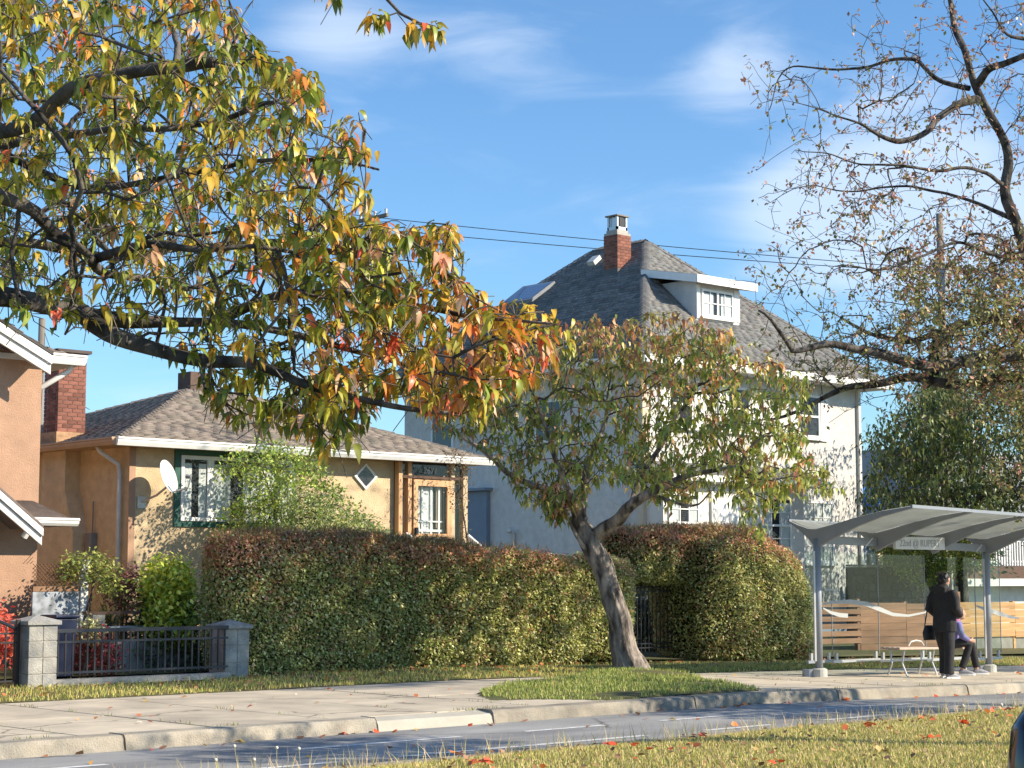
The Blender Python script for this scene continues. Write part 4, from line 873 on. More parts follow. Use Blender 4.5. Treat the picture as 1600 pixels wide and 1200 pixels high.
# bench
bx0, bx1 = X1 + 1.55, X1 + 3.7; by = SY - .25; bz = zs(bx0)
BE = thing('bench', 'pale slatted bench on curved metal legs inside the bus shelter', 'bench', (bx0, by, bz))
for k in range(4): MB().bar((bx0, by - .16 + k * .1, .45 + bz), (bx1, by - .16 + k * .1, .45 + zs(bx1)), .085, .035).build('seat_slat', mat('bench_wood', (.50, .38, .30), .6, .12, 5), BE)
for xx in (bx0 + .2, bx0 + 1.05, bx1 - .2):
    MB().tube([(xx, by - .15, .42 + bz), (xx - .02, by - .12, .2 + bz), (xx, by - .2, .0 + zs(xx))], .016, 8).build('leg', M_GALV, BE); MB().tube([(xx, by + .13, .42 + bz), (xx, by + .1, .2 + bz), (xx, by + .18, .0 + zs(xx))], .016, 8).build('leg', M_GALV, BE)
    MB().bar((xx, by - .18, .425 + bz), (xx, by + .18, .425 + bz), .03, .012).build('seat_support', M_GALV, BE)
for xx in (bx0 + .75,): MB().tube([(xx - .22, by, .47 + bz), (xx - .15, by, .54 + bz), (xx, by, .56 + bz), (xx + .15, by, .54 + bz), (xx + .22, by, .47 + bz)], .014, 8).build('arm_hoop', M_OFFWH, BE)

# ------------------------------------------------------------------ people
def ell(q, pts, rad, ref, n=14):
    pts = [np.array(p, float) for p in pts]; m = len(pts); k = len(q.v); ref = np.array(ref, float)
    for i, p in enumerate(pts):
        d = pts[min(i + 1, m - 1)] - pts[max(i - 1, 0)]; d /= np.linalg.norm(d) + 1e-9; u = ref - d * (ref @ d)
        if np.linalg.norm(u) < 1e-3: u = np.cross(d, (0.3, 0.9, 0.1))
        u /= np.linalg.norm(u); w = np.cross(d, u); a, b = rad[i] if isinstance(rad[i], tuple) else (rad[i], rad[i])
        for j in range(n):
            t = 2 * math.pi * j / n; q.v.append(tuple(p + u * a * math.cos(t) + w * b * math.sin(t)))
    for i in range(m - 1):
        for j in range(n): s = k + i * n + j; t = k + i * n + (j + 1) % n; q.f.append((s, t, t + n, s + n))
    q.f.append(tuple(k + j for j in range(n))[::-1]); q.f.append(tuple(k + (m - 1) * n + j for j in range(n))); return q
def ball(q, c, r, n=12, m=8):
    r = r if isinstance(r, tuple) else (r, r, r); k = len(q.v)
    for i in range(1, m):
        ph = math.pi * i / m
        for j in range(n): th = 2 * math.pi * j / n; q.v.append((c[0] + r[0] * math.sin(ph) * math.cos(th), c[1] + r[1] * math.sin(ph) * math.sin(th), c[2] + r[2] * math.cos(ph)))
    for i in range(m - 2):
        for j in range(n): q.f.append((k + i * n + j, k + (i + 1) * n + j, k + (i + 1) * n + (j + 1) % n, k + i * n + (j + 1) % n))
    q.f.append(tuple(k + j for j in range(n))); q.f.append(tuple(k + (m - 2) * n + j for j in range(n))[::-1]); return q
def fuse(q, name, m, parent, vox, it=2):
    me = bpy.data.meshes.new(name); me.from_pydata(q.v, [], q.f); me.materials.append(m); o = link_mesh(name, me, parent)
    r_ = o.modifiers.new('r', 'REMESH'); r_.mode = 'VOXEL'; r_.voxel_size = vox; r_.use_smooth_shade = True
    s = o.modifiers.new('s', 'SMOOTH'); s.factor = .5; s.iterations = it; return o
M_SKIN = mat('skin', (.50, .29, .20), .55, .05); M_HAIR = mat('black_hair', (.012, .010, .010), .5, .1); M_COAT = mat('black_jacket_cloth', (.018, .017, .018), .8, .2, 8, .2, 30); M_TROU = mat('black_trouser_cloth', (.022, .021, .023), .8, .2, 9, .2, 30)
M_SHOE = mat('grey_shoe', (.25, .25, .27), .6, .2, 20); M_SOLE = mat('white_sole', (.6, .6, .6), .6)
def head(q, c, s=1.0):     # face looks along +x
    c = np.array(c); ball(q, c, (.095 * s, .075 * s, .115 * s), 16, 12); ball(q, c + np.array([.035, 0, -.06]) * s, (.06 * s, .05 * s, .055 * s)); ball(q, c + np.array([.098, 0, -.02]) * s, (.02 * s, .013 * s, .025 * s)); ball(q, c + np.array([.082, 0, -.055]) * s, (.014 * s, .024 * s, .009 * s))
    for e in (1, -1): ball(q, c + np.array([0, e * .078, -.01]) * s, (.02 * s, .012 * s, .032 * s)); ball(q, c + np.array([.08, e * .03, .012]) * s, (.012 * s, .016 * s, .009 * s))
def hand(q, w, d, side, s=1.0):
    w = np.array(w, float); d = np.array(d, float); d /= np.linalg.norm(d); sd = np.array(side, float); sd -= d * (sd @ d); sd /= np.linalg.norm(sd); nn = np.cross(d, sd)
    ell(q, [w, w + d * .04 * s, w + d * .085 * s], [(.024 * s, .018 * s), (.038 * s, .017 * s), (.036 * s, .013 * s)], sd)
    for i, L_ in enumerate((.062, .072, .067, .052)):
        b = w + d * .08 * s + sd * (.027 - .018 * i) * s; ell(q, [b, b + d * L_ * .5 * s, b + (d * .85 - nn * .5) * L_ * s], [.0095 * s, .009 * s, .007 * s], sd, 8)
    b = w + d * .02 * s + sd * .03 * s; ell(q, [b, b + (d + sd * .8) * .03 * s, b + (d * 1.6 + sd * .8 - nn * .3) * .036 * s], [.012 * s, .011 * s, .008 * s], nn, 8)
def shoe(T, p, d, s=1.0, upm=M_SHOE, nm='shoe'):
    p = np.array(p, float); d = np.array(d, float); d /= np.linalg.norm(d); sd = np.cross((0, 0, 1), d); q = MB()
    ell(q, [p - d * .075 * s + (0, 0, .05 * s), p - d * .03 * s + (0, 0, .06 * s), p + d * .07 * s + (0, 0, .052 * s), p + d * .15 * s + (0, 0, .036 * s), p + d * .2 * s + (0, 0, .03 * s)], [(.033 * s, .04 * s), (.042 * s, .052 * s), (.05 * s, .044 * s), (.047 * s, .032 * s), (.025 * s, .018 * s)], sd)
    o = fuse(q, nm, upm, T, .008); q = MB(); pl = [p + d * a * s + sd * b * s for a, b in ((-.1, -.03), (-.02, -.044), (.08, -.052), (.17, -.045), (.215, 0), (.17, .045), (.08, .052), (-.02, .044), (-.1, .03))]
    q.prism([(a[0], a[1], p[2]) for a in pl], (0, 0, .028 * s)).build('sole', M_SOLE, o, local=True)
# standing man
mp_ = onY(1478, 1051, 17.05); mx_, my_ = float(mp_[0]), 17.05; mz = float(gz(mx_))
fd = rt * .80 + fwh * .60
MAN = thing('person', 'standing person in a black hooded jacket and black trousers seen from behind', 'person', (mx_, my_, mz)); MAN.rotation_euler = (0, 0, math.atan2(fd[1], fd[0])); MAN.scale = (1.0,) * 3
q = MB(); ell(q, [(0, 0, .84), (0, 0, .98), (0, 0, 1.15), (.0, 0, 1.34), (0, 0, 1.42)], [(.15, .10), (.15, .11), (.14, .10), (.17, .11), (.12, .08)], (0, 1, 0)); ell(q, [(0, 0, 1.38), (.01, 0, 1.5)], [.055, .052], (0, 1, 0)); head(q, (.025, 0, 1.585))
for e in (1, -1):
    ell(q, [(0, e * .085, .86), (.05 * e + .03, e * .11, .47), (.08 * e + .02, e * .12, .08)], [.085, .055, .04], (0, 1, 0)); ell(q, [(0, e * .17, 1.38), (-.03, e * .26, 1.12), (.19, e * .17, 1.02)], [.05, .042, .028], (1, 0, 0)); hand(q, (.19, e * .17, 1.02), (.8, -e * .5, -.1), (0, 0, 1))
fuse(q, 'body', M_SKIN, MAN, .007)
q = MB(); ell(q, [(0, 0, .74), (.0, 0, .86), (.0, 0, 1.05), (0, 0, 1.25), (0, 0, 1.38), (0, 0, 1.46)], [(.205, .165), (.21, .165), (.2, .15), (.215, .145), (.19, .12), (.085, .08)], (0, 1, 0))
for e in (1, -1): ell(q, [(0, e * .165, 1.385), (-.02, e * .235, 1.28), (-.05, e * .275, 1.10), (.07, e * .25, 1.02), (.17, e * .185, 1.02)], [.075, .078, .068, .06, .05], (1, 0, 0))
ell(q, [(-.11, 0, 1.36), (-.10, 0, 1.44), (-.04, 0, 1.49), (.03, 0, 1.47)], [(.10, .04), (.125, .06), (.10, .05), (.07, .04)], (0, 1, 0)); fuse(q, 'jacket', M_COAT, MAN, .012, 3)
q = MB(); ell(q, [(0, 0, .92), (0, 0, .76)], [(.165, .125), (.17, .13)], (0, 1, 0))
for e, fx_ in ((1, .10), (-1, -.06)): ell(q, [(0, e * .085, .84), (fx_ * .4, e * .10, .62), (fx_ * .8 + .02, e * .11, .45), (fx_, e * .12, .22), (fx_, e * .12, .07)], [(.10, .115), (.09, .10), (.078, .085), (.072, .075), (.078, .085)], (0, 1, 0))
fuse(q, 'trousers', M_TROU, MAN, .011, 2)
q = MB(); ball(q, (.0, 0, 1.615), (.103, .088, .10), 14, 10); ball(q, (-.035, 0, 1.565), (.07, .078, .085)); 
for a in range(26): ball(q, (-.05 + .1 * math.cos(a * 2.4) * .8, .08 * math.sin(a * 2.4), 1.62 + .06 * math.sin(a * 1.7)), .015, 6, 5)
fuse(q, 'hair', M_HAIR, MAN, .008, 1)
for e, fx_ in ((1, .10), (-1, -.06)): shoe(MAN, (fx_ + .02, e * .12, 0), (1, e * .12, 0))
BG = thing('shoulder_bag', 'black bag hanging at the left hip of the standing person', 'bag', (mx_, my_, mz)); BG.rotation_euler = MAN.rotation_euler
q = MB(); ell(q, [(-.05, .27, .60), (-.05, .275, .72), (-.05, .27, .84)], [(.15, .045), (.16, .06), (.12, .03)], (1, 0, 0)); fuse(q, 'pouch', mat('bag_black', (.015, .015, .017), .6), BG, .012)
MB().tube([(-.17, .27, .83), (-.14, .235, 1.1), (-.03, .20, 1.47), (.10, .22, 1.25), (.06, .27, .84)], .011, 6).build('strap', M_BLACK, BG, local=True)
# seated person, mostly behind the man
sx_ = float(onY(1497, 1045, 17.7)[0]); sy_ = 17.85; sz_ = float(gz(sx_)); fd2 = rt * .97 + fwh * .1
KID = thing('person', 'seated person in a violet and blue top on the bench end behind the standing man', 'person', (sx_, sy_, sz_)); KID.rotation_euler = (0, 0, math.atan2(fd2[1], fd2[0]))
q = MB(); ell(q, [(0, 0, .52), (.04, 0, .68), (.08, 0, .88)], [(.13, .10), (.12, .09), (.13, .08)], (0, 1, 0)); ell(q, [(.13, 0, .88), (.16, 0, .96)], [.045, .042], (0, 1, 0)); head(q, (.19, 0, 1.03), .92)
for e, kx_, fx_ in ((1, .42, .50), (-1, .30, .16)):
    ell(q, [(.0, e * .08, .52), (kx_, e * .11, .50), (fx_, e * .12, .09)], [.075, .055, .038], (0, 1, 0)); ell(q, [(.12, e * .14, .85), (.14, e * .21, .66), (.30, e * .14, .58)], [.042, .036, .026], (1, 0, 0)); hand(q, (.30, e * .14, .58), (.9, -.2 * e, -.1), (0, 0, 1), .9)
fuse(q, 'body', M_SKIN, KID, .007)
q = MB(); ell(q, [(-.01, 0, .48), (.0, 0, .60), (.06, 0, .74), (.12, 0, .88), (.14, 0, .93)], [(.165, .14), (.165, .14), (.155, .12), (.15, .1), (.07, .07)], (0, 1, 0))
for e in (1, -1): ell(q, [(.12, e * .13, .86), (.11, e * .20, .74), (.15, e * .215, .65), (.27, e * .16, .59)], [.062, .06, .055, .042], (1, 0, 0))
fuse(q, 'jacket', mat('violet_top', (.22, .18, .42), .8, .2, 6, .2, 20, col2=(.10, .14, .26), mixs=7), KID, .011, 2)
q = MB(); ell(q, [(.09, 0, .86), (.12, 0, .93)], [(.15, .11), (.10, .09)], (0, 1, 0)); fuse(q, 'scarf', mat('pink_scarf', (.45, .10, .22), .8, .15, 9), KID, .011)
q = MB(); ell(q, [(-.04, 0, .53), (.10, 0, .53)], [(.16, .1), (.15, .09)], (0, 1, 0))
for e, kx_, fx_ in ((1, .42, .50), (-1, .30, .16)): ell(q, [(.02, e * .08, .53), (kx_ * .5, e * .10, .54), (kx_, e * .11, .51), (kx_ * .5 + fx_ * .5, e * .115, .30), (fx_, e * .12, .12)], [(.09, .09), (.085, .085), (.072, .075), (.06, .065), (.055, .06)], (0, 1, 0))
fuse(q, 'trousers', M_TROU, KID, .011, 2); q = MB(); ball(q, (.165, 0, 1.06), (.092, .085, .095)); ball(q, (.14, 0, 1.0), (.06, .075, .08)); fuse(q, 'hair', mat('grey_brown_hair', (.10, .075, .06), .7), KID, .01, 1)
for e, fx_ in ((1, .50), (-1, .16)): shoe(KID, (fx_ + .02, e * .12, 0), (1, e * .1, 0), .95)

# ------------------------------------------------------------------ dark parked car (only its corner enters the picture)
sheet('near_road', -200, 400, -9, 4.55, -.14, M_ROAD); q = MB(); q.box(-60, 80, 4.4, 4.56, -.2, .0); q.slope().build('near_kerb', M_KERB, kind='structure')
CR = thing('parked_car', 'black parked car whose front corner enters the lower right edge', 'car', (9.4, 3.6, -.14)); M_CARP = mat('black_car_paint', (.006, .006, .008), .12, 0, spec=.6)
cz0 = -.14; side = [(0.04, .42), (.0, .80), (.05, 1.02), (.2, 1.13), (1.0, 1.2), (1.35, 1.22), (4.3, 1.22), (4.45, 1.0), (4.5, .5), (4.4, .3), (.2, .28)]
q = MB(); ys = [(2.68, .10), (2.78, .0), (4.36, .0), (4.46, .10)]; cxm = 2.25
for (y, ins) in ys:
    for (x, z) in side: q.v.append((6.95 + cxm + (x - cxm) * (1 - ins * .35), y, cz0 + .7 + (z - .7) * (1 - ins)))
k = len(side)
for a in range(3): q.f += [(a * k + i, a * k + (i + 1) % k, (a + 1) * k + (i + 1) % k, (a + 1) * k + i) for i in range(k)]
q.f += [tuple(range(k))[::-1], tuple(3 * k + i for i in range(k))]; q.build('body', M_CARP, CR, bevel=.04, smooth=True)
cab = [(1.15, 1.2), (1.9, 1.66), (3.6, 1.7), (4.3, 1.2)]; q = MB(); q.v = [(7.27 + x, y + (.14 if y < 3.5 else -.14) * (z > 1.2), cz0 + z) for y in (2.8, 4.34) for x, z in cab]; q.f = [(3, 2, 1, 0), (4, 5, 6, 7), (0, 1, 5, 4), (1, 2, 6, 5), (2, 3, 7, 6)]; q.build('cabin', mat('tinted_glass', (.02, .02, .025), .04, 0), CR)
MB().box(7.27 + 1.95, 7.27 + 3.55, 2.98, 4.16, cz0 + 1.665, cz0 + 1.73).build('car_roof', M_CARP, CR, bevel=.02)
for wx in (8.15, 10.9):
    for wy in (2.72, 4.24):
        w = MB().tube([(wx, wy, cz0 + .33), (wx, wy + .2, cz0 + .33)], .33, 28).build('wheel', mat('tyre', (.02, .02, .02), .9), CR); MB().tube([(wx, wy - .012, cz0 + .33), (wx, wy + .212, cz0 + .33)], .2, 20).build('rim', M_GALV, w)
for wy in (2.85, 4.05): MB().box(6.96, 7.2, wy, wy + .26, cz0 + .78, cz0 + .92).build('headlight', mat('lamp_glass', (.6, .6, .6), .05), CR, bevel=.01)
MB().box(8.9, 9.1, 4.46, 4.64, cz0 + 1.05, cz0 + 1.2).build('wing_mirror', M_CARP, CR, bevel=.03)

# ------------------------------------------------------------------ poles, wires, far buildings
def pole(px, ytop, d, label, arm=True, r=.14):
    B = atd(px, 900, d); T_ = atd(px, ytop, d); top = T_[2]; P = thing('utility_pole', label, 'utility pole', (B[0], B[1], 0)); MB().tube([(B[0], B[1], -.3), (B[0], B[1], top)], [r * 1.1, r * .8], 12).build('shaft', M_POLE, P, smooth=True)
    if arm:
        MB().bar((B[0] - .0, B[1] - 1.1, top - .5), (B[0], B[1] + 1.1, top - .5), .1, .12).build('crossarm', M_POLE, P)
        for k in (-1, -.4, .4, 1): MB().tube([(B[0], B[1] + k, top - .44), (B[0], B[1] + k, top - .28)], [.04, .05], 8).build('insulator', M_OFFWH, P)
    return np.array([B[0], B[1], top])
p_l = pole(570, 308, 62, 'wooden utility pole standing behind the bungalow roof'); p_r = pole(1482, 322, 58, 'wooden utility pole rising behind the right cherry tree', False); p_f = pole(55, 492, 60, 'utility pole just showing above the peach house', False)
MB().box(p_r[0] - .3, p_r[0] + .05, p_r[1] - .35, p_r[1] + .05, p_r[2] - 2.6, p_r[2] - 1.7).build('transformer', mat('pole_grey', (.3, .31, .32), .5), bpy.data.objects['utility_pole.001'], bevel=.05)
def wire(A, B, sag, lab, r=.013):
    A = np.array(A); B = np.array(B); q = MB().tube([A + (B - A) * t - np.array([0, 0, 4 * sag * t * (1 - t)]) for t in np.linspace(0, 1, 25)], r, 5); tag(q.build('power_line', M_DARK), lab, 'power line', 'overhead power lines')
wire(atd(-60, 262, 62), atd(1560, 428, 58), .25, 'upper one of the two long power lines crossing above the grey roof')
wire(atd(-60, 285, 61), atd(1560, 432, 57), .30, 'lower one of the two long power lines crossing above the grey roof')
wire(p_r + (0, 0, -1.2), atd(1180, 345, 90), .6, 'thin power line running left from the right utility pole', .010)
wire(p_f + (0, .0, -.2), atd(140, 640, 60), .5, 'service wire dropping beside the brick chimney', .010); wire(atd(1335, 618, 58), atd(1470, 660, 56), .2, 'service wire right of the white house wall', .010)
# beige neighbour
NB = thing('beige_house', 'cream neighbouring house seen through the shelter left of the sapling', 'house', (49, 38, 0))
bA = onY(1352, 790, 38); bB = onY(1442, 900, 38)
MB().box(bA[0] - 3, bB[0] + 2, 38, 44, -1, 3.3).build('wall', mat('cream_wall', (.72, .60, .42), .9, .05), NB); MB().box(bA[0] - 3, bA[0] + .4, 37.9, 37.999, -1, 3.3).build('side_wall', G_BLUE, NB); MB().box(bA[0] + 1.1, bA[0] + 1.35, 37.85, 37.99, -1, 3.2).build('downpipe', M_DWOOD, NB)
tp = onY(1352, 757, 37.5); ta = MB().prism([(tp[0] - 1.5, 37.5, tp[2] - .75), (tp[0] + .9, 37.5, tp[2] - .72), (tp[0] + .8, 37.5, tp[2]), (tp[0] - 1.5, 37.5, tp[2] + .05)], (0, 1.5, 0)); tag(ta.build('tarpaulin', mat('blue_tarp', (.02, .16, .5), .5, .2, 5)), 'bright blue tarpaulin peeking out right of the white house', 'tarpaulin')
GW = thing('stone_wall', 'dark stone garden wall topped with pickets behind the slatted fence', 'garden wall', (44, 31, 0))
wl = onY(1345, 882, 31); wr = onY(1432, 900, 31); rg = random.Random(8)
MB().box(wl[0] - .3, wr[0] + .6, 31.05, 31.3, -1, 1.75).build('core', mat('stone_mortar', (.05, .05, .055), .95), GW)
ms = mat('field_stone', (.05, .052, .058), .9, .2, 5, rnd=.4)
for r_ in range(7):
    x = wl[0] - .3 + rg.uniform(0, .2)
    while x < wr[0] + .5:
        w_ = rg.uniform(.22, .45); MB().box(x, x + w_ - .03, 30.98 + rg.uniform(0, .04), 31.06, .25 + r_ * .21, .25 + r_ * .21 + .185).build('stone', ms, GW, bevel=.02); x += w_
MB().box(wl[0] - .3, wr[0] + .6, 31.0, 31.3, 1.76, 1.82).build('coping', M_BLOCK, GW)
for i in range(9): x = wl[0] + .1 + i * .42; MB().box(x - .03, x + .03, 31.1, 31.16, 1.82, 2.1).build('picket', M_DWOOD, GW)
BH = thing('balcony_house', 'pale house with white balcony balusters behind the right shelter post', 'house', (50, 36, 0))
ba = onY(1486, 885, 36); bb = onY(1640, 885, 36)
MB().box(ba[0], bb[0] + 4, 37, 44, -1, 6).build('wall', mat('grey_blue_siding', (.30, .34, .38), .9, .08), BH); MB().box(ba[0], bb[0] + 4, 35.6, 36.99, 1.42, 1.85).build('balcony_slab', M_DWOOD, BH); MB().box(ba[0] - .01, bb[0] + 4.01, 35.58, 35.62, 1.15, 1.41).build('fascia', M_OFFWH, BH); MB().box(ba[0], bb[0] + 4, 36.4, 36.5, -1, 1.14).build('garage_front', M_OFFWH, BH)
MB().box(ba[0], bb[0] + 4, 35.66, 35.72, 2.72, 2.78).build('handrail', M_WHITE, BH)
n = int((bb[0] + 4 - ba[0]) / .17)
q = MB().box(-.025, .025, -.025, .025, 0, .86).build('baluster', M_WHITE, local=True); me = q.data; bpy.data.objects.remove(q)
for i in range(n): o = bpy.data.objects.new('baluster', me); COL.objects.link(o); o.parent = BH; o.location = (ba[0] + .1 + i * .17 - 50, 35.69 - 36, 1.86)
for i in range(5): x = ba[0] + .7 + i * 1.5; w = MB().box(x, x + 1.0, 36.93, 36.999, 2.0, 3.6).build('window', M_WHITE, BH); MB().box(x + .07, x + .93, 36.915, 36.929, 2.07, 3.53).build('pane', mat('dark_glass', (.04, .05, .07), .05), w)
for px in (1480, 1487): B = onY(px, 900, 30.5); q = MB().tube([(B[0], 30.5, 0), (B[0] - .05, 30.5, 2.9)], .055, 8); tag(q.build('garden_post', M_OFFWH), 'slim white post standing behind the plank fence' + (' nearer the man' if px < 1484 else ' further right'), 'post')
# ------------------------------------------------------------------ hedges
def hedge_core(q, x0, x1, y0, y1, zb, ht, rnd=.35, n=40, m=26, seed=0, lump=.15):
    """rounded loop in YZ swept along X; ends rounded; ht(x) gives the top"""
    k0 = len(q.v); yc = (y0 + y1) / 2
    for i in range(n + 1):
        x = x0 + (x1 - x0) * (.5 - .5 * math.cos(math.pi * i / n)); e = min(x - x0, x1 - x); ins = 1.0 if e >= rnd else math.sqrt(max(0, 1 - (1 - e / rnd) ** 2)); ins = .25 + .75 * ins if i not in (0, n) else .22
        h = ht(x); zc = (zb(x) + h) / 2; hy = (y1 - y0) / 2 - .12 * (1 - ins); hz = (h - zb(x)) / 2 * (.80 + .20 * ins)
        for j in range(m):
            a = 2 * math.pi * j / m; c, s = math.cos(a), math.sin(a); p = .42
            y = yc + hy * ins ** .4 * math.copysign(abs(c) ** p, c); z = zc + hz * math.copysign(abs(s) ** p, s)
            nz = lump * noise.noise(Vector((x * 1.7 + seed, y * 1.7, z * 1.7))) + lump * .6 * noise.noise(Vector((x * 5 + seed, y * 5, z * 5)))
            q.v.append((x, y + nz * c, z + nz * s))
    for i in range(n):
        for j in range(m): a = k0 + i * m + j; b = k0 + i * m + (j + 1) % m; q.f.append((a, b, b + m, a + m))
    q.f.append(tuple(k0 + j for j in range(m))); q.f.append(tuple(k0 + n * m + j for j in range(m))[::-1])
def sample_surface(rng, V, Fq, n):
    V = np.array(V); tris = []
    for f in Fq:
        for i in range(1, len(f) - 1): tris.append((f[0], f[i], f[i + 1]))
    T = np.array(tris); A, B, C = V[T[:, 0]], V[T[:, 1]], V[T[:, 2]]; N_ = np.cross(B - A, C - A); ar = np.linalg.norm(N_, axis=1) + 1e-12
    i = rng.choice(len(T), n, p=ar / ar.sum()); u, v = rng.random(n), rng.random(n); f = u + v > 1; u[f] = 1 - u[f]; v[f] = 1 - v[f]
    return A[i] + (B[i] - A[i]) * u[:, None] + (C[i] - A[i]) * v[:, None], (N_ / ar[:, None])[i]
M_HCORE = mat('hedge_core', (.06, .06, .028), 1, .3, 5)
def hedge(name, label, cores, n, seed, topcol=True):
    rng = np.random.default_rng(seed); q = MB()
    for c in cores: hedge_core(q, *c, seed=seed)
    T = thing(name, label, 'hedge', (float(np.mean([v[0] for v in q.v])), float(np.mean([v[1] for v in q.v])), 0)); qi = MB()
    for c in cores: hedge_core(qi, c[0] + .08, c[1] - .08, c[2] + .08, c[3] - .08, c[4], (lambda f: (lambda x: f(x) - .08))(c[5]), *c[6:], seed=seed)
    qi.build('inner_branches', M_HCORE, T, smooth=True)
    P, Nn = sample_surface(rng, q.v, q.f, n); cen = np.mean(q.v, 0)
    cyz = np.array([0, (P[:, 1].min() + P[:, 1].max()) / 2, P[:, 2].mean()]); og = np.sign((Nn * (P - cyz) * np.array([0, 1, 1])).sum(1)); og[og == 0] = 1; Nn = Nn * og[:, None]
    P = P + rng.normal(0, .032, P.shape); yaw = np.arctan2(-Nn[:, 0], Nn[:, 1]) + rng.normal(0, 1.0, n); tilt = rng.normal(0.15, .7, n); roll = rng.normal(0, .6, n)
    zt = P[:, 2] / P[:, 2].max(); hi = np.clip((zt - .62) / .25, 0, 1) + rng.normal(0, .22, n); lump = np.array([noise.noise(Vector((p[0] * 1.1, p[1] * 1.1, p[2] * 1.4))) for p in P])
    g = pick(rng, [(.085, .10, .028), (.13, .14, .045), (.055, .07, .02), (.20, .20, .085), (.10, .085, .035)], n); r_ = pick(rng, [(.16, .075, .045), (.12, .06, .035), (.19, .10, .06), (.11, .08, .035)], n)
    w = np.clip(hi * .85 + lump * .5 - .05, 0, 1)[:, None] > rng.random((n, 1)); cols = np.where(w, r_, g)
    scatter('leaves', leaf_small(), P, rot_from(yaw, tilt, roll), rng.uniform(.035, .08, n), np.clip(cols * (3.1, 2.9, 3.0), 0, .8), M_LEAFS, T)
    # shoots poking out of the top
    k = n // 18; top = P[P[:, 2] > P[:, 2].max() * .86]; s = top[rng.choice(len(top), min(k, len(top)))]; 
    scatter('shoots', blade(), s, rot_from(rng.uniform(0, 6.28, len(s)), rng.normal(0, .3, len(s)), rng.normal(0, .3, len(s))), np.stack([np.full(len(s), .01), np.full(len(s), .05), rng.uniform(.05, .16, len(s))], 1), pick(rng, [(.15, .09, .04), (.13, .12, .04)], len(s)), M_LEAFS, T)
    return T
def h1(x): return 2.16 if x < 16 else 2.2 - .02 * (x - 16) if x < 18 else 2.16 - .07 * (x - 18) if x < 20.5 else 1.95 - .04 * (x - 20.5)
hedge('long_hedge', 'long clipped hedge with reddish top in front of the bungalow', [(15.45, 24.15, 22.75, 23.8, lambda x: .02 + .12 * noise.noise(Vector((x * 1.5, 0, 3))), lambda x: h1(x) - .02, .5, 90)], 150000, 1)
def h2(x): return 2.30 + .12 * math.sin((x - 25) / 4.2 * math.pi) - (max(0, x - 28.2) ** 2) * .35
hedge('round_hedge', 'bulky rounded hedge right of the iron gate and leaning cherry', [(26.6, 29.85, 23.0, 25.0, lambda x: 0 + float(gz(x)), h2, 1.1, 46, 30), (25.15, 27.6, 23.7, 25.0, lambda x: 1.38, lambda x: 2.38, .35, 30, 24)], 88000, 2)

# ------------------------------------------------------------------ shrubs
def shrub(name, label, cat, poly, d0, d1, n, per, size, pal, w=None, seed=0, base=None, tmpl=None, twigm=None, spread=.07, m=None, tip=.003, stems=3, group=None, leafname=None):
    rng = np.random.default_rng(seed); T_ = crown_points(rng, poly, n, lambda a, b, r_: r_.uniform(d0, d1)); c = T_.mean(0)
    base = np.array(base if base is not None else (c[0], c[1], 0.05)); low = T_[:, 2].min(); limbs = []
    for k in range(stems):
        b = base + rng.normal(0, .06, 3) * (1, 1, 0); e = c + (T_[rng.integers(n)] - c) * .35
        limbs.append(smooth_path([b, b * .6 + e * .4 + rng.normal(0, .05, 3), e], .08))
    T = thing(name, label, cat, tuple(base), group)
    X, par, rad, tips, ns = grow(rng, limbs, T_, .07, .1, tip, .3, .02)
    q = MB(); 
    for l in limbs: q.tube(l, [.022 * (1 - .5 * i / len(l)) for i in range(len(l))], 6)
    q.build('stems', twigm or M_TWIG, T, kind='stuff'); twig_mesh('twigs', X, par, rad, ns, twigm or M_TWIG, T, 3)
    if per:
        ids = np.repeat(tips, per); P = X[ids] + rng.normal(0, spread, (len(ids), 3)); N_ = len(P)
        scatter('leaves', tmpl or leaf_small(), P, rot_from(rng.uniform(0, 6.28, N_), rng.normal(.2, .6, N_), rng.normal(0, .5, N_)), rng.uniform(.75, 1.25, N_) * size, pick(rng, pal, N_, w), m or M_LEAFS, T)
    return T, T_
GREENS = [(.10, .16, .03), (.15, .21, .045), (.06, .10, .02), (.20, .25, .07)]
BU, bt = shrub('flowering_shrub', 'tall leafy shrub with white flowers before the green trimmed window', 'shrub', [(335, 745), (345, 715), (380, 698), (440, 690), (490, 710), (520, 750), (560, 800), (610, 835), (610, 860), (330, 860), (350, 800), (400, 770), (380, 740)], 33.2, 35.5, 620, 15, .085, [(.24, .34, .05), (.34, .42, .07), (.13, .20, .04), (.45, .48, .12), (.3, .3, .08)], seed=11, base=(19.6, 26.6, .1), spread=.09, stems=5)
rng = np.random.default_rng(4); k = 70; s = bt[rng.choice(len(bt), k)]; q = MB()
for p in s[s[:, 0] > 18.4][:46]:
    for a in range(5): q.add([p, p + (.035 * math.cos(a * 1.257), .035 * math.sin(a * 1.257) - .02, .02), p + (.045 * math.cos(a * 1.257 + .6), .045 * math.sin(a * 1.257 + .6) - .03, .035), p + (.035 * math.cos(a * 1.257 + 1.2), .035 * math.sin(a * 1.257 + 1.2) - .02, .02)], [(0, 1, 2, 3)])
q.build('flowers', mat('white_petal', (.75, .75, .72), .8, 0, transl=.3), BU, kind='stuff')
shrub('wispy_shrub', 'low wispy light green shrub spilling over the hedge toward the porch', 'shrub', [(440, 760), (500, 770), (540, 790), (590, 815), (615, 850), (430, 860)], 32.3, 34, 330, 14, .05, [(.33, .38, .14), (.42, .44, .2), (.24, .28, .09)], seed=12, base=(20.6, 25.6, .1), spread=.08, stems=5)
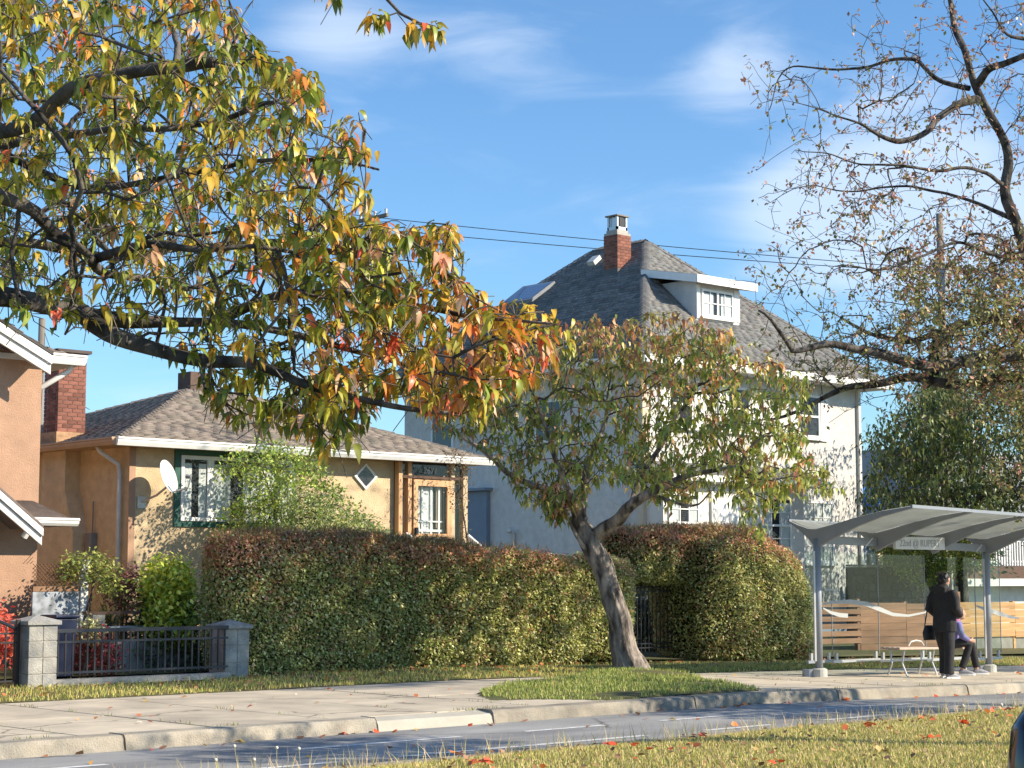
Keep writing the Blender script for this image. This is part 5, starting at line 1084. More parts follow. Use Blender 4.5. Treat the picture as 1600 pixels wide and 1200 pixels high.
shrub('dead_vine', 'bare brown vine trailing down the right porch post', 'vine', [(690, 700), (735, 690), (738, 740), (728, 800), (735, 890), (722, 900), (715, 800), (700, 790), (694, 750)], 37.4, 38.2, 120, 4, .06, [(.16, .09, .05), (.20, .13, .06), (.12, .12, .04)], seed=13, base=(25.6, 28.6, .1), stems=2, spread=.05)
shrub('laurel_shrub', 'bright yellow green shrub left of the long hedge', 'shrub', [(228, 890), (250, 874), (285, 876), (300, 905), (303, 960), (298, 1000), (240, 1000), (222, 950)], 27.6, 28.8, 420, 14, .10, [(.34, .38, .04), (.46, .46, .06), (.20, .26, .04), (.55, .52, .10)], seed=14, stems=4)
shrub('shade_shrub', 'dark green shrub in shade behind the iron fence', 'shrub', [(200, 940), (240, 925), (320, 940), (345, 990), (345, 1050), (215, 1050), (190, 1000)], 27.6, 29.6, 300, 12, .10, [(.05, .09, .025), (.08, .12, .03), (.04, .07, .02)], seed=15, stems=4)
shrub('red_shrub', 'small dusty red leaved shrub between the vine and bright shrub', 'shrub', [(168, 900), (185, 888), (212, 890), (222, 915), (218, 950), (170, 950), (160, 930)], 28.0, 29.2, 160, 10, .07, [(.25, .10, .08), (.20, .07, .06), (.30, .15, .10), (.10, .10, .03)], seed=16)
shrub('maple_shrub', 'low crimson leaved shrub seen through the iron fence bars', 'shrub', [(100, 1010), (130, 985), (170, 990), (190, 1020), (185, 1050), (105, 1055)], 26.3, 27.4, 190, 10, .08, [(.26, .04, .05), (.34, .06, .06), (.16, .04, .03), (.10, .06, .03)], seed=17)
shrub('red_maple', 'bright red leaved shrub behind the arched gate at far left', 'shrub', [(-60, 940), (0, 950), (20, 965), (26, 1000), (18, 1030), (-60, 1040)], 24.5, 25.6, 230, 10, .09, [(.50, .10, .07), (.42, .07, .05), (.55, .18, .10)], seed=18)
shrub('climbing_vine', 'yellow green vine arching over the lattice and white post', 'vine', [(92, 890), (110, 872), (145, 862), (172, 875), (186, 900), (190, 925), (165, 925), (150, 905), (128, 905), (100, 905)], 27.4, 28.5, 210, 9, .075, [(.20, .23, .05), (.28, .28, .07), (.14, .17, .04)], seed=19, base=(14.3, 24.9, .1))
shrub('pale_flower_bush', 'small pale yellow leaved bush poking above the iron fence', 'shrub', [(128, 985), (132, 968), (152, 966), (156, 985), (150, 1000), (130, 1000)], 26.2, 26.8, 50, 9, .07, [(.45, .42, .18), (.5, .48, .25), (.2, .22, .08)], seed=20)
rng = np.random.default_rng(21); YU = thing('yucca', 'spiky leaved plant under the climbing vine', 'plant', (14.6, 24.9, .1)); n = 60
scatter('blades', blade(), np.array([14.6, 24.9, .75]) + rng.normal(0, .03, (n, 3)), rot_from(rng.uniform(0, 6.28, n), rng.normal(-.9, .4, n), np.zeros(n)), np.stack([np.full(n, .03), np.full(n, .15), rng.uniform(.4, .65, n)], 1), pick(rng, [(.12, .14, .04), (.25, .25, .08)], n), M_LEAFS, YU, kind='stuff'); MB().tube([(14.6, 24.9, .05), (14.6, 24.9, .8)], .05, 8).build('stem', M_BARK, YU)
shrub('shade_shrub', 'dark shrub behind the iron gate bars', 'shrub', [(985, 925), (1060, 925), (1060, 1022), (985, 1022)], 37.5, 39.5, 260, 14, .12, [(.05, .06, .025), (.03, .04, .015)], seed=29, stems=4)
shrub('sapling', 'slim young tree with yellow green leaves behind the slatted fence', 'tree', [(1360, 845), (1385, 838), (1500, 838), (1560, 850), (1548, 872), (1500, 885), (1470, 905), (1440, 915), (1415, 900), (1390, 880), (1372, 868)], 50, 52.5, 520, 13, .105, [(.12, .17, .03), (.20, .25, .04), (.30, .30, .05), (.08, .11, .02)], seed=22, base=(float(onY(1412, 930, 29.5)[0]), 29.5, 0), tip=.005, stems=3, spread=.13)
# ------------------------------------------------------------------ trees
CH_LEAF = [(.115, .145, .022), (.17, .18, .025), (.235, .215, .03), (.075, .105, .02), (.33, .22, .03), (.42, .16, .04), (.46, .09, .045), (.40, .25, .15)]
def tree_thing(name, label, limbs_r, ns_sides, seed, base, barkm, bump=.12):
    T = thing(name, label, 'tree', tuple(base)); tr, li = [], []
    return T
def add_limbs(T, limbs, radii, barkm, names, sides=10, bump=.12, fiss=0):
    for l, r_, nm in zip(limbs, radii, names):
        n = len(l); rr = np.interp(np.linspace(0, 1, n), np.linspace(0, 1, len(r_)), r_)
        k_ = float(np.mean(rr)); l = np.array([p + (np.array(noise.noise_vector(Vector(p * 2.2 / (1 + 4 * k_)))) * (.35 * k_ + .018) * (0 if q in (0, n - 1) else 1)) for q, p in enumerate(l)])
        MB().tube(l, list(rr), sides if rr[0] < .12 or not fiss else 44, True, bump, seed=len(l), fiss=fiss).build(nm, barkm, T, smooth=True)
# 1. near cherry over the left half
rng = np.random.default_rng(31)
def nd(x, y): return None
B0 = np.array([2.2, 8.2, 0.0]); NC = thing('near_cherry_tree', 'nearest cherry tree with large drooping green and orange leaves filling the upper left', 'tree', tuple(B0))
def A(*p): return [atd(x, y, d) for x, y, d in p]
fork = B0 + (.1, -.05, 1.9)
limbsA = [smooth_path([B0 + (0, 0, -.2), B0 + (.03, 0, .8), fork], .12),
 smooth_path([fork] + A((-350, 500, 7.5), (-60, 462, 7.6), (90, 482, 7.8), (200, 496, 8.0), (330, 505, 8.2), (430, 522, 8.3), (540, 545, 8.3), (660, 575, 8.2), (740, 592, 8.1)), .07),
 smooth_path(A((130, 490, 7.85), (190, 528, 7.7), (260, 552, 7.6), (330, 566, 7.5), (400, 575, 7.4), (480, 602, 7.3), (560, 622, 7.3), (640, 640, 7.3), (720, 648, 7.3)), .06),
 smooth_path([fork] + A((-400, 420, 7.2), (-100, 290, 7.2), (0, 315, 7.3), (50, 340, 7.4), (75, 370, 7.5), (130, 402, 7.7), (200, 430, 8.2), (300, 450, 8.8)), .07),
 smooth_path([fork] + A((-420, 300, 8), (-120, 225, 8), (0, 205, 7.9), (50, 185, 7.8), (90, 152, 7.7), (140, 125, 7.6), (210, 112, 7.5), (290, 108, 7.4), (335, 97, 7.35)), .06),
 smooth_path(A((272, 110, 7.45), (275, 70, 7.5), (270, 45, 7.6), (290, 5, 7.7), (305, -60, 7.9)), .06),
 smooth_path([fork] + A((-350, 330, 9), (-60, 245, 9.2), (150, 205, 9.2), (260, 200, 9), (350, 185, 8.6), (430, 160, 8.3)), .08),
 smooth_path(A((0, 240, 8.9), (120, 290, 8.9), (240, 280, 8.6), (340, 262, 8.4), (440, 250, 8.1), (530, 255, 7.9), (592, 265, 7.8)), .07),
 smooth_path([fork] + A((-300, 420, 10), (0, 380, 10.5), (180, 400, 10.6), (350, 385, 10.2), (470, 380, 9.8), (560, 400, 9.4), (640, 380, 8.8), (700, 350, 8.3)), .09),
 smooth_path(A((330, 505, 8.2), (420, 470, 8.2), (520, 462, 8.1), (620, 470, 7.9), (720, 490, 7.6), (800, 498, 7.4), (860, 505, 7.3)), .06),
 smooth_path(A((150, 405, 7.8), (230, 380, 7.7), (310, 390, 7.6), (400, 385, 7.6), (500, 395, 7.7), (600, 360, 7.8)), .07),
 smooth_path([fork] + A((-500, 200, 7.6), (-300, -100, 7.8), (0, -250, 8), (250, -300, 8.2), (480, -160, 8.4), (560, -60, 8.4), (620, 20, 8.3), (680, 42, 8.2)), .09)]
radA = [(.17, .15, .14), (.13, .085, .06, .045, .035, .02, .012, .006), (.045, .032, .022, .014, .007), (.11, .05, .035, .03, .02, .01), (.11, .05, .042, .036, .030, .024), (.016, .012, .009, .006), (.09, .035, .02, .01), (.022, .015, .01, .005), (.1, .04, .02, .008), (.026, .018, .011, .005), (.02, .014, .008, .005), (.1, .06, .03, .015, .006)]
add_limbs(NC, limbsA, radA, M_BARK, ['trunk'] + ['limb'] * 11, 12, .16)
polyA = [(-90, -40), (330, -40), (375, 10), (398, 60), (470, 100), (492, 130), (505, 165), (560, 180), (588, 225), (560, 262), (572, 300), (575, 345), (640, 345), (722, 350), (700, 372), (742, 450), (760, 475), (830, 478), (880, 495), (896, 535), (860, 560), (835, 590), (790, 600), (770, 655), (735, 650), (650, 628), (590, 640), (560, 690), (500, 700), (440, 665), (400, 640), (330, 640), (300, 590), (230, 540), (120, 510), (-90, 500)]
def dA(x, y, r_):
    near = x > 420 or y > 430
    return r_.uniform(7.1, 8.4) if near else (r_.uniform(7.0, 9.0) if r_.random() < .6 else r_.uniform(9, 11.8))
tg = [crown_points(rng, polyA, 1330, dA)]
tg.append(crown_points(rng, [(-60, -30), (320, -30), (400, 60), (560, 190), (580, 340), (300, 470), (-60, 450)], 430, lambda a, b, r_: r_.uniform(8.5, 12)))
tg.append(crown_points(rng, [(430, 330), (560, 340), (722, 350), (742, 450), (880, 495), (896, 535), (830, 590), (770, 650), (640, 620), (560, 600), (480, 520)], 130, lambda a, b, r_: r_.uniform(7.0, 8.3)))
tg.append(crown_points(rng, [(300, 590), (600, 600), (560, 690), (500, 700), (440, 665), (330, 655)], 50, lambda a, b, r_: r_.uniform(7.0, 8.0)))
tg.append(crown_points(rng, [(380, 40), (470, 95), (500, 130), (490, 150), (430, 120), (390, 110)], 10, lambda a, b, r_: r_.uniform(7.3, 7.9)))
tg.append(crown_points(rng, [(490, -20), (560, 5), (620, 30), (690, 40), (685, 55), (620, 45), (540, 15)], 14, lambda a, b, r_: r_.uniform(8, 8.6)))
# the rest of the crown, outside the picture on the left and above
o = rng.normal(0, 1, (520, 3)) * (1.9, 1.6, .75) + B0 + (.3, .6, 3.9); pr = np.array([proj(p) for p in o]); o = o[~((pr[:, 0] > -120) & (pr[:, 1] > -80)) & (o[:, 2] > 2.3)]
tg.append(o); tg = np.vstack(tg)
st1 = np.vstack([crown_points(rng, polyA, 95, dA), crown_points(rng, [(-60, 300), (330, 300), (480, 480), (600, 600), (300, 590), (-60, 470)], 60, lambda a, b, r_: r_.uniform(7.1, 8.8))])
X0, par0, rad0, tips0, ns0 = grow(rng, limbsA, st1, .08, .05, .0065, .5, .03)
twig_mesh('branches', X0, par0, rad0, ns0, M_BARK, NC, 6)
X, par, rad, tips, ns = grow(rng, limbsA + [X0[ns0:]], tg, .06, .12, .0026, .45, .02)
sel = rng.random(len(X)) < .35
twig_mesh('twigs', X, par, rad, ns, M_TWIG, NC, 4)
bare = np.vstack([crown_points(rng, [(-60, 230), (330, 220), (560, 300), (720, 420), (800, 540), (700, 630), (500, 660), (300, 590), (120, 510), (-60, 480)], 800, lambda a, b, r_: r_.uniform(7.2, 10)), crown_points(rng, polyA, 250, dA)])
Xb, pb, rb, tb, nb_ = grow(rng, limbsA + [X0[ns0:]], bare, .06, .0, .0022, .7, .012); twig_mesh('bare_twigs', Xb, pb, rb, nb_, M_TWIG, NC, 3)
# extra fine bare twigs
KF = 4200; i = rng.choice(np.arange(ns, len(X)), KF); d = rng.normal(0, 1, (KF, 3)); d /= np.linalg.norm(d, axis=1)[:, None]; d[:, 2] -= .5; e = X[i] + d * rng.uniform(.04, .13, (KF, 1)); X2 = np.vstack([X[i], e]); par2 = np.concatenate([np.full(KF, -1), np.arange(KF)]); twig_mesh('fine_twigs', X2, par2, np.full(2 * KF, .0022), KF, M_TWIGL, NC, 3)
per = rng.integers(4, 8, len(tips)); tp_ = np.array([proj(X[t]) for t in tips]); sp = (tp_[:, 0] < 340) & (tp_[:, 1] > 360); per = np.where(sp & (rng.random(len(tips)) < .55), rng.integers(0, 2, len(tips)), per); ids = np.repeat(tips, per); g1 = par[tips]; g1 = g1[(g1 >= ns) & (rng.random(len(g1)) < .9)]; g2 = par[g1]; g2 = g2[(g2 >= ns) & (rng.random(len(g2)) < .7)]; extra = np.concatenate([g1, g2]); ids = np.concatenate([ids, extra]); P = X[ids] + rng.normal(0, .014, (len(ids), 3))
n = len(P); cy_ = rng.uniform(0, 2 * math.pi, len(X)); cs_ = rng.uniform(.056, .100, len(X)); yaw = cy_[ids] + rng.normal(0, 1.0, n); tilt = rng.normal(.02, .26, n); roll = rng.normal(0, .22, n); sc = cs_[ids] * rng.uniform(.7, 1.1, n)
pr = np.array([proj(p) for p in P]); far = np.clip((pr[:, 0] - 330) / 350, 0, 1); topw = np.clip((140 - pr[:, 1]) / 150, 0, 1) * .35 * (pr[:, 0] < 420)
lumpn = np.array([noise.noise(Vector(p * 2.3)) for p in P]); warm = np.clip(.15 + .46 * far + topw + lumpn * .7, 0, 1); rr_u = rng.random(len(X))[ids]; base_c = rng.integers(0, 1 << 30, len(X))[ids]; 
cg = pick(rng, CH_LEAF[:5], n, [5, 5, 3, 4, 1]); cw = pick(rng, CH_LEAF[2:], n, [5, 1, 5, 4, 1.5, 2.6]); first = {}
for q_, t_ in enumerate(ids): first.setdefault(int(t_), q_)
fi = np.array([first[int(t_)] for t_ in ids]); own = rng.random(n) < .3; fi = np.where(own, np.arange(n), fi); warm_ = np.where(own, rng.random(n), rr_u)
cols = np.clip(np.where((warm_ < warm)[:, None], cw[fi], cg[fi]) * rng.uniform(.85, 1.15, (n, 1)) * (1.22, 1.18, 1.1), 0, .9)
v3 = rng.integers(0, 3, n)
for g_, tm in enumerate((leaf_big(1.0, 1.0, .05), leaf_big(.85, 1.15, -.08), leaf_big(1.1, .85, .12))):
    k = v3 == g_; leaves(tm, P[k], yaw[k], tilt[k], roll[k], sc[k], cols[k], M_LEAF, NC, singles=100)
print('near leaves', n)
# 2. leaning cherry in the grass patch
rng = np.random.default_rng(41); B1 = onY(985, 1050, 19.7); B1[2] = .08; LC = thing('leaning_cherry_tree', 'small leaning cherry tree with rough grey trunk in the pavement grass', 'tree', tuple(B1)); DD = 28.65
def Q(*p): return [atd(x, y, DD + d) for x, y, d in p]
fk = Q((922, 850, 0))[0]
limbsB = [smooth_path(Q((992, 1062, 0), (980, 1035, 0), (968, 990, 0), (956, 940, 0), (942, 895, 0), (928, 862, 0), (918, 835, 0), (905, 805, 0)), .06),
 smooth_path([fk] + Q((942, 828, -.15), (965, 812, -.4), (985, 790, -.7), (1010, 772, -.9), (1060, 748, -1.1), (1120, 735, -1.3), (1180, 722, -1.5)), .1),
 smooth_path(Q((908, 812, 0), (900, 790, .1), (880, 772, .2), (850, 762, .3), (820, 752, .4), (795, 740, .5), (770, 715, .6), (745, 695, .7), (722, 683, .8), (700, 660, .9)), .1),
 smooth_path(Q((905, 805, 0), (912, 770, .1), (918, 735, .2), (930, 700, .4), (945, 660, .5), (950, 610, .6)), .1),
 smooth_path(Q((905, 808, 0), (890, 770, -.4), (870, 720, -.7), (850, 660, -.9), (830, 610, -1.1)), .1),
 smooth_path(Q((985, 790, -.7), (1000, 750, -.2), (1030, 700, .2), (1060, 650, .5), (1090, 600, .7)), .1),
 smooth_path(Q((925, 870, 0), (905, 845, -.2), (890, 812, -.3), (882, 795, -.35)), .08),
 smooth_path(Q((1010, 772, -.9), (1080, 790, -1.3), (1110, 770, -1.6)), .1)]
radB = [(.30, .215, .175, .16, .16, .17, .15, .11), (.12, .095, .08, .06, .045, .03, .015), (.11, .08, .055, .05, .045, .04, .03, .015), (.10, .07, .05, .03, .012), (.08, .05, .03, .012), (.06, .04, .02), (.04, .03, .015), (.03, .02, .01)]
add_limbs(LC, limbsB, radB, M_BARKL, ['trunk'] + ['limb'] * 7, 16, .14, .13)
polyB = [(632, 600), (690, 565), (760, 560), (820, 545), (870, 520), (925, 492), (965, 505), (1040, 480), (1075, 495), (1130, 505), (1150, 525), (1160, 560), (1225, 560), (1262, 600), (1262, 660), (1250, 700), (1300, 735), (1325, 770), (1300, 778), (1240, 770), (1200, 800), (1170, 790), (1130, 765), (1080, 775), (1040, 790), (1000, 782), (980, 760), (940, 745), (900, 790), (860, 800), (820, 790), (800, 765), (790, 735), (740, 690), (690, 670), (650, 640)]
tgB = crown_points(rng, polyB, 1380, lambda a, b, r_: DD + r_.normal(0, 1.15)); tgB = np.vstack([tgB, crown_points(rng, [(1130, 700), (1190, 700), (1200, 830), (1170, 845), (1150, 800)], 40, lambda a, b, r_: DD - 1.5 + r_.normal(0, .3)), crown_points(rng, [(840, 760), (890, 780), (890, 815), (850, 812)], 40, lambda a, b, r_: DD - .3)])
X, par, rad, tips, ns = grow(rng, limbsB, tgB, .11, .12, .0042, .35, .04)
twig_mesh('twigs', X, par, rad, ns, M_TWIG, LC, 4)
per = rng.integers(3, 8, len(tips)); ids = np.repeat(tips, per); g1 = par[tips]; g1 = g1[g1 >= ns]; ids = np.concatenate([ids, g1, g1]); P = X[ids] + rng.normal(0, .045, (len(ids), 3)); n = len(P); u_ = rng.random(len(X))[ids]; cy_ = rng.uniform(0, 6.28, len(X))[ids]
pr = np.array([proj(p) for p in P]); lump = np.array([noise.noise(Vector(p * 1.3)) for p in P]); warm = np.clip((640 - pr[:, 1]) / 170, 0, 1) * .75 + np.clip(lump, 0, 1) * .8 + .08
cg = pick(rng, [(.16, .19, .035), (.21, .23, .045), (.27, .26, .06), (.10, .13, .03)], n, [4, 4, 2, 2]); cw = pick(rng, [(.38, .20, .08), (.40, .27, .07), (.33, .14, .075), (.32, .28, .07)], n)
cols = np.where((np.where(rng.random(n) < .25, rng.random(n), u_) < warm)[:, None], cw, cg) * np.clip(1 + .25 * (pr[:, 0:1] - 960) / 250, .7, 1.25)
leaves(leaf_mid(), P, cy_ + rng.normal(0, 1.2, n), rng.normal(0, .3, n), rng.normal(0, .3, n), rng.uniform(.12, .185, n), cols, M_LEAF, LC, singles=300)
print('mid leaves', n)
# 3. right cherry, half bare
rng = np.random.default_rng(51); D3 = 32.5; B2 = onY(1735, 1030, 17.3); B2[2] = float(gz(B2[0])); RC = thing('sparse_cherry_tree', 'tall half bare cherry tree with dark limbs and few pink leaves at the right edge', 'tree', tuple(B2))
def Z(*p): return [atd(x, y, D3 + d) for x, y, d in p]
limbsC = [smooth_path([B2 + (0, 0, -.2)] + Z((1725, 900, 0), (1700, 780, 0), (1690, 660, 0), (1655, 560, 0), (1625, 470, 0), (1602, 395, 0), (1590, 345, 0), (1572, 300, 0), (1573, 250, 0), (1562, 205, 0), (1538, 165, 0), (1522, 130, 0), (1508, 95, 0), (1492, 45, .1), (1482, -10, .2), (1470, -90, .3)), .12),
 smooth_path(Z((1528, 155, 0), (1495, 165, -.3), (1465, 183, -.5), (1448, 205, -.7), (1420, 218, -.8), (1390, 218, -1.0), (1350, 195, -1.2), (1310, 180, -1.4), (1240, 160, -1.6)), .1),
 smooth_path(Z((1515, 138, 0), (1470, 126, .3), (1445, 105, .5), (1428, 92, .6), (1390, 95, .8), (1345, 106, 1.0), (1290, 107, 1.1), (1240, 104, 1.2), (1216, 125, 1.2), (1202, 172, 1.2)), .1),
 smooth_path(Z((1526, 132, 0), (1545, 110, -.4), (1575, 97, -.7), (1620, 82, -1), (1700, 60, -1.4)), .1),
 smooth_path(Z((1570, 290, 0), (1535, 268, -.4), (1500, 262, -.7), (1455, 267, -.9), (1400, 257, -1.1), (1345, 256, -1.3), (1290, 240, -1.5), (1248, 235, -1.7)), .1),
 smooth_path(Z((1640, 60, .8), (1590, 60, .5), (1568, 48, .4), (1550, 20, .3), (1530, -10, .2)), .1),
 smooth_path(Z((1680, 620, 0), (1620, 560, -.4), (1540, 560, -.9), (1460, 572, -1.3), (1400, 560, -1.6), (1340, 545, -1.9), (1290, 538, -2.1), (1240, 548, -2.3), (1232, 535, -2.3), (1205, 500, -2.4), (1185, 485, -2.4)), .1),
 smooth_path(Z((1690, 650, 0), (1600, 590, .6), (1500, 600, .9), (1430, 590, 1.0), (1370, 600, 1.1), (1310, 610, 1.1), (1250, 640, 1.1), (1200, 655, 1.0)), .1),
 smooth_path(Z((1655, 560, 0), (1580, 500, .8), (1500, 510, 1.2), (1430, 530, 1.5), (1370, 525, 1.6), (1320, 500, 1.6)), .1),
 smooth_path(Z((1605, 400, 0), (1560, 400, -.6), (1500, 380, -1), (1440, 400, -1.3), (1380, 420, -1.5), (1310, 415, -1.7)), .1),
 smooth_path(Z((1590, 345, 0), (1530, 320, .8), (1470, 300, 1.2), (1400, 290, 1.5), (1330, 300, 1.7), (1270, 290, 1.8)), .1)]
radC = [(.30, .25, .22, .19, .155, .13, .11, .09, .07, .05, .03), (.08, .06, .055, .045, .022, .012, .007), (.05, .04, .03, .022, .015, .008), (.08, .06, .04, .03), (.04, .03, .025, .015, .008), (.05, .04, .02, .01), (.16, .13, .11, .10, .085, .07, .05, .02), (.14, .11, .09, .08, .05, .02), (.12, .09, .07, .05, .025), (.05, .03, .02, .01), (.05, .03, .02, .01)]
add_limbs(RC, limbsC, radC, M_BARK, ['trunk'] + ['limb'] * 10, 10, .12)
tgC = [crown_points(rng, [(1180, 155), (1205, 110), (1300, 95), (1380, 60), (1440, 30), (1500, -20), (1660, -20), (1660, 420), (1420, 400), (1290, 300), (1245, 250), (1330, 215), (1190, 170)], 420, lambda a, b, r_: D3 + r_.normal(0, 1.3)),
       crown_points(rng, [(1160, 410), (1190, 395), (1240, 250), (1400, 300), (1450, 400), (1400, 560), (1240, 560), (1190, 500)], 230, lambda a, b, r_: D3 + r_.normal(0, 1.4)),
       crown_points(rng, [(1400, 390), (1480, 380), (1560, 400), (1660, 380), (1660, 650), (1560, 600), (1450, 590), (1330, 590), (1240, 610), (1250, 560), (1380, 500)], 1150, lambda a, b, r_: D3 + r_.normal(0, 1.5)),
       crown_points(rng, [(1560, 380), (1660, 380), (1660, 790), (1600, 780), (1540, 640)], 320, lambda a, b, r_: D3 + r_.normal(0, 1.0)),
       np.array([B2 + (.5, 0, 7.5)]) + rng.normal(0, 1, (260, 3)) * (1.7, 1.7, 2.0)]
tgC = np.vstack(tgC); tgC = tgC + np.array([rt * a_ + upv * b_ for a_, b_ in rng.normal(0, .35, (len(tgC), 2))]); X, par, rad, tips, ns = grow(rng, limbsC, tgC, .13, .1, .0048, .45, .045)
twig_mesh('twigs', X, par, rad, ns, M_TWIG, RC, 4)
k = 3600; i = rng.choice(np.arange(ns, len(X)), k); d = rng.normal(0, 1, (k, 3)); d /= np.linalg.norm(d, axis=1)[:, None]; e = X[i] + d * rng.uniform(.08, .22, (k, 1)); twig_mesh('fine_twigs', np.vstack([X[i], e]), np.concatenate([np.full(k, -1), np.arange(k)]), np.full(2 * k, .0045), k, M_TWIG, RC, 3)
pt = np.array([proj(X[t]) for t in tips]); dens = np.where((pt[:, 1] > 380) & (pt[:, 0] > 1400), 13, 6); per = rng.poisson(dens); ids = np.repeat(tips, per); P = X[ids] + rng.normal(0, .05, (len(ids), 3)); n = len(P); pr = np.array([proj(p) for p in P])
lump = np.array([noise.noise(Vector(p * .9)) for p in P]); low = np.clip((pr[:, 1] - 330) / 150, 0, 1); warm = np.clip(.75 - .5 * low + lump * .8, 0, 1)
cols = np.where((rng.random(n) < warm)[:, None], pick(rng, [(.34, .15, .11), (.28, .18, .10), (.40, .26, .16), (.24, .13, .08)], n), pick(rng, [(.24, .22, .08), (.18, .18, .055), (.32, .28, .11), (.11, .12, .04)], n))
scatter('leaves', leaf_small(), P, rot_from(rng.uniform(0, 6.28, n), rng.normal(-.1, .5, n), rng.normal(0, .4, n)), rng.uniform(.07, .12, n), cols, M_LEAF, RC); print('right leaves', n)
# 4. dense dark tree behind the shelter
rng = np.random.default_rng(61); D4 = 50.0; bb = onY(1505, 920, 29.5); GTn = thing('dense_green_tree', 'dense dark green broadleaf tree rising behind the bus shelter roof', 'tree', (bb[0], bb[1], 0)); bb[2] = 0
lD = [smooth_path([bb + (0, 0, -.2), bb + (0, 0, 1.5), bb + (-.1, 0, 2.6)], .2)] + [smooth_path([bb + (-.1, 0, 2.3)] + [atd(x, y, D4 + d) for x, y, d in p], .2) for p in ([(1490, 780, 0), (1450, 730, -.8), (1400, 700, -1.2)], [(1510, 760, 0), (1520, 690, .3), (1500, 620, .5)], [(1530, 780, .2), (1590, 730, .8), (1640, 690, 1.2)], [(1480, 790, 0), (1430, 780, 1), (1380, 775, 1.4)], [(1510, 790, 0), (1560, 770, -1.2), (1600, 760, -1.8)])]
add_limbs(GTn, lD, [(.17, .14, .12)] + [(.09, .06, .03)] * 5, M_BARK, ['trunk'] + ['limb'] * 5, 8, .1)
pD = [(1342, 790), (1362, 745), (1378, 700), (1345, 690), (1375, 660), (1410, 640), (1425, 610), (1470, 585), (1560, 575), (1720, 600), (1760, 800), (1640, 830), (1500, 825), (1400, 812)]
tD = crown_points(rng, pD, 1500, lambda a, b, r_: D4 + r_.normal(0, 1.7)); X, par, rad, tips, ns = grow(rng, lD, tD, .22, .1, .006, .35, .06); twig_mesh('twigs', X, par, rad, ns, M_TWIG, GTn, 3)
ids = np.repeat(tips, 13); P = X[ids] + rng.normal(0, .17, (len(ids), 3)); n = len(P)
scatter('leaves', leaf_mid(), P, rot_from(rng.uniform(0, 6.28, n), rng.normal(0, .4, n), rng.normal(0, .4, n)), rng.uniform(.14, .22, n), pick(rng, [(.06, .08, .022), (.085, .11, .028), (.13, .15, .04), (.045, .06, .02), (.22, .21, .07)], n, [4, 4, 3, 3, 1]), M_LEAF, GTn); print('dense', n)
# 5. conifer behind it
rng = np.random.default_rng(62); cb = onY(1478, 920, 36); CN = thing('conifer', 'dark conifer top showing above the dense green tree', 'tree', (cb[0], 36, 0)); ch_ = 9.9
MB().tube([(cb[0], 36, 0), (cb[0], 36, ch_)], [.2, .02], 8).build('trunk', M_BARK, CN); k = 9000; t = rng.random(k) ** .8; z = 2 + t * (ch_ - 2); r_ = (1 - t) * 2.3 * (.5 + .5 * rng.random(k)) + .05; a = rng.uniform(0, 6.28, k)
P = np.stack([cb[0] + r_ * np.cos(a), 36 + r_ * np.sin(a), z - r_ * .25], 1); scatter('needles', leaf_small(), P, rot_from(a - math.pi / 2, rng.normal(.2, .3, k), rng.normal(0, .3, k)), rng.uniform(.15, .3, k), pick(rng, [(.02, .045, .022), (.03, .06, .03)], k), M_LEAFS, CN)
# 6. street trees outside the picture on the median, whose shade falls on the road
def simple_tree(name, label, base, h, rx, rz_, n, seed):
    rng = np.random.default_rng(seed); b = np.array(base, float); T = thing(name, label, 'tree', tuple(b)); c = b + (0, 0, h)
    l = [smooth_path([b + (0, 0, -.2), b + (.05, 0, 1.2), b + (0, 0, 2.2)], .15)] + [smooth_path([b + (0, 0, 2.1), c + np.array([math.cos(a), math.sin(a), 0]) * rx * .35, c + np.array([math.cos(a), math.sin(a), .3]) * rx * .7], .2) for a in np.arange(5) * 1.26]
    add_limbs(T, l, [(.16, .13, .12)] + [(.08, .05, .02)] * 5, M_BARK, ['trunk'] + ['limb'] * 5, 8); v = rng.normal(0, 1, (n, 3)); v /= np.linalg.norm(v, axis=1)[:, None]; P0 = c + v * rng.random((n, 1)) ** .4 * (rx, rx, rz_)
    X, par, rad, tips, ns = grow(rng, l, P0, .16, .1, .005, .4, .05); twig_mesh('twigs', X, par, rad, ns, M_TWIG, T, 3); ids = np.repeat(tips, 15); P = X[ids] + rng.normal(0, .12, (len(ids), 3)); k = len(P)
    scatter('leaves', leaf_small(), P, rot_from(rng.uniform(0, 6.28, k), rng.normal(0, .4, k), rng.normal(0, .4, k)), rng.uniform(.1, .16, k), pick(rng, CH_LEAF, k), M_LEAF, T)
simple_tree('median_cherry_tree', 'cherry tree on the grass median beyond the right edge of the picture', (25.3, 7.8, float(gz(25.3))), 10.7, 3.0, 1.5, 800, 71)
simple_tree('median_cherry_tree', 'further cherry tree on the grass median outside the picture', (38.6, 8.0, float(gz(38.6))), 9.7, 3.0, 1.7, 650, 72)
simple_tree('median_cherry_tree', 'young cherry tree on the median outside the picture', (15.3, 7.1, 0), 4.4, 1.6, 1.0, 200, 73)
simple_tree('median_cherry_tree', 'low spreading cherry tree on the median just outside the picture', (21.9, 9.3, float(gz(21.8))), 3.7, 2.1, .8, 330, 74)

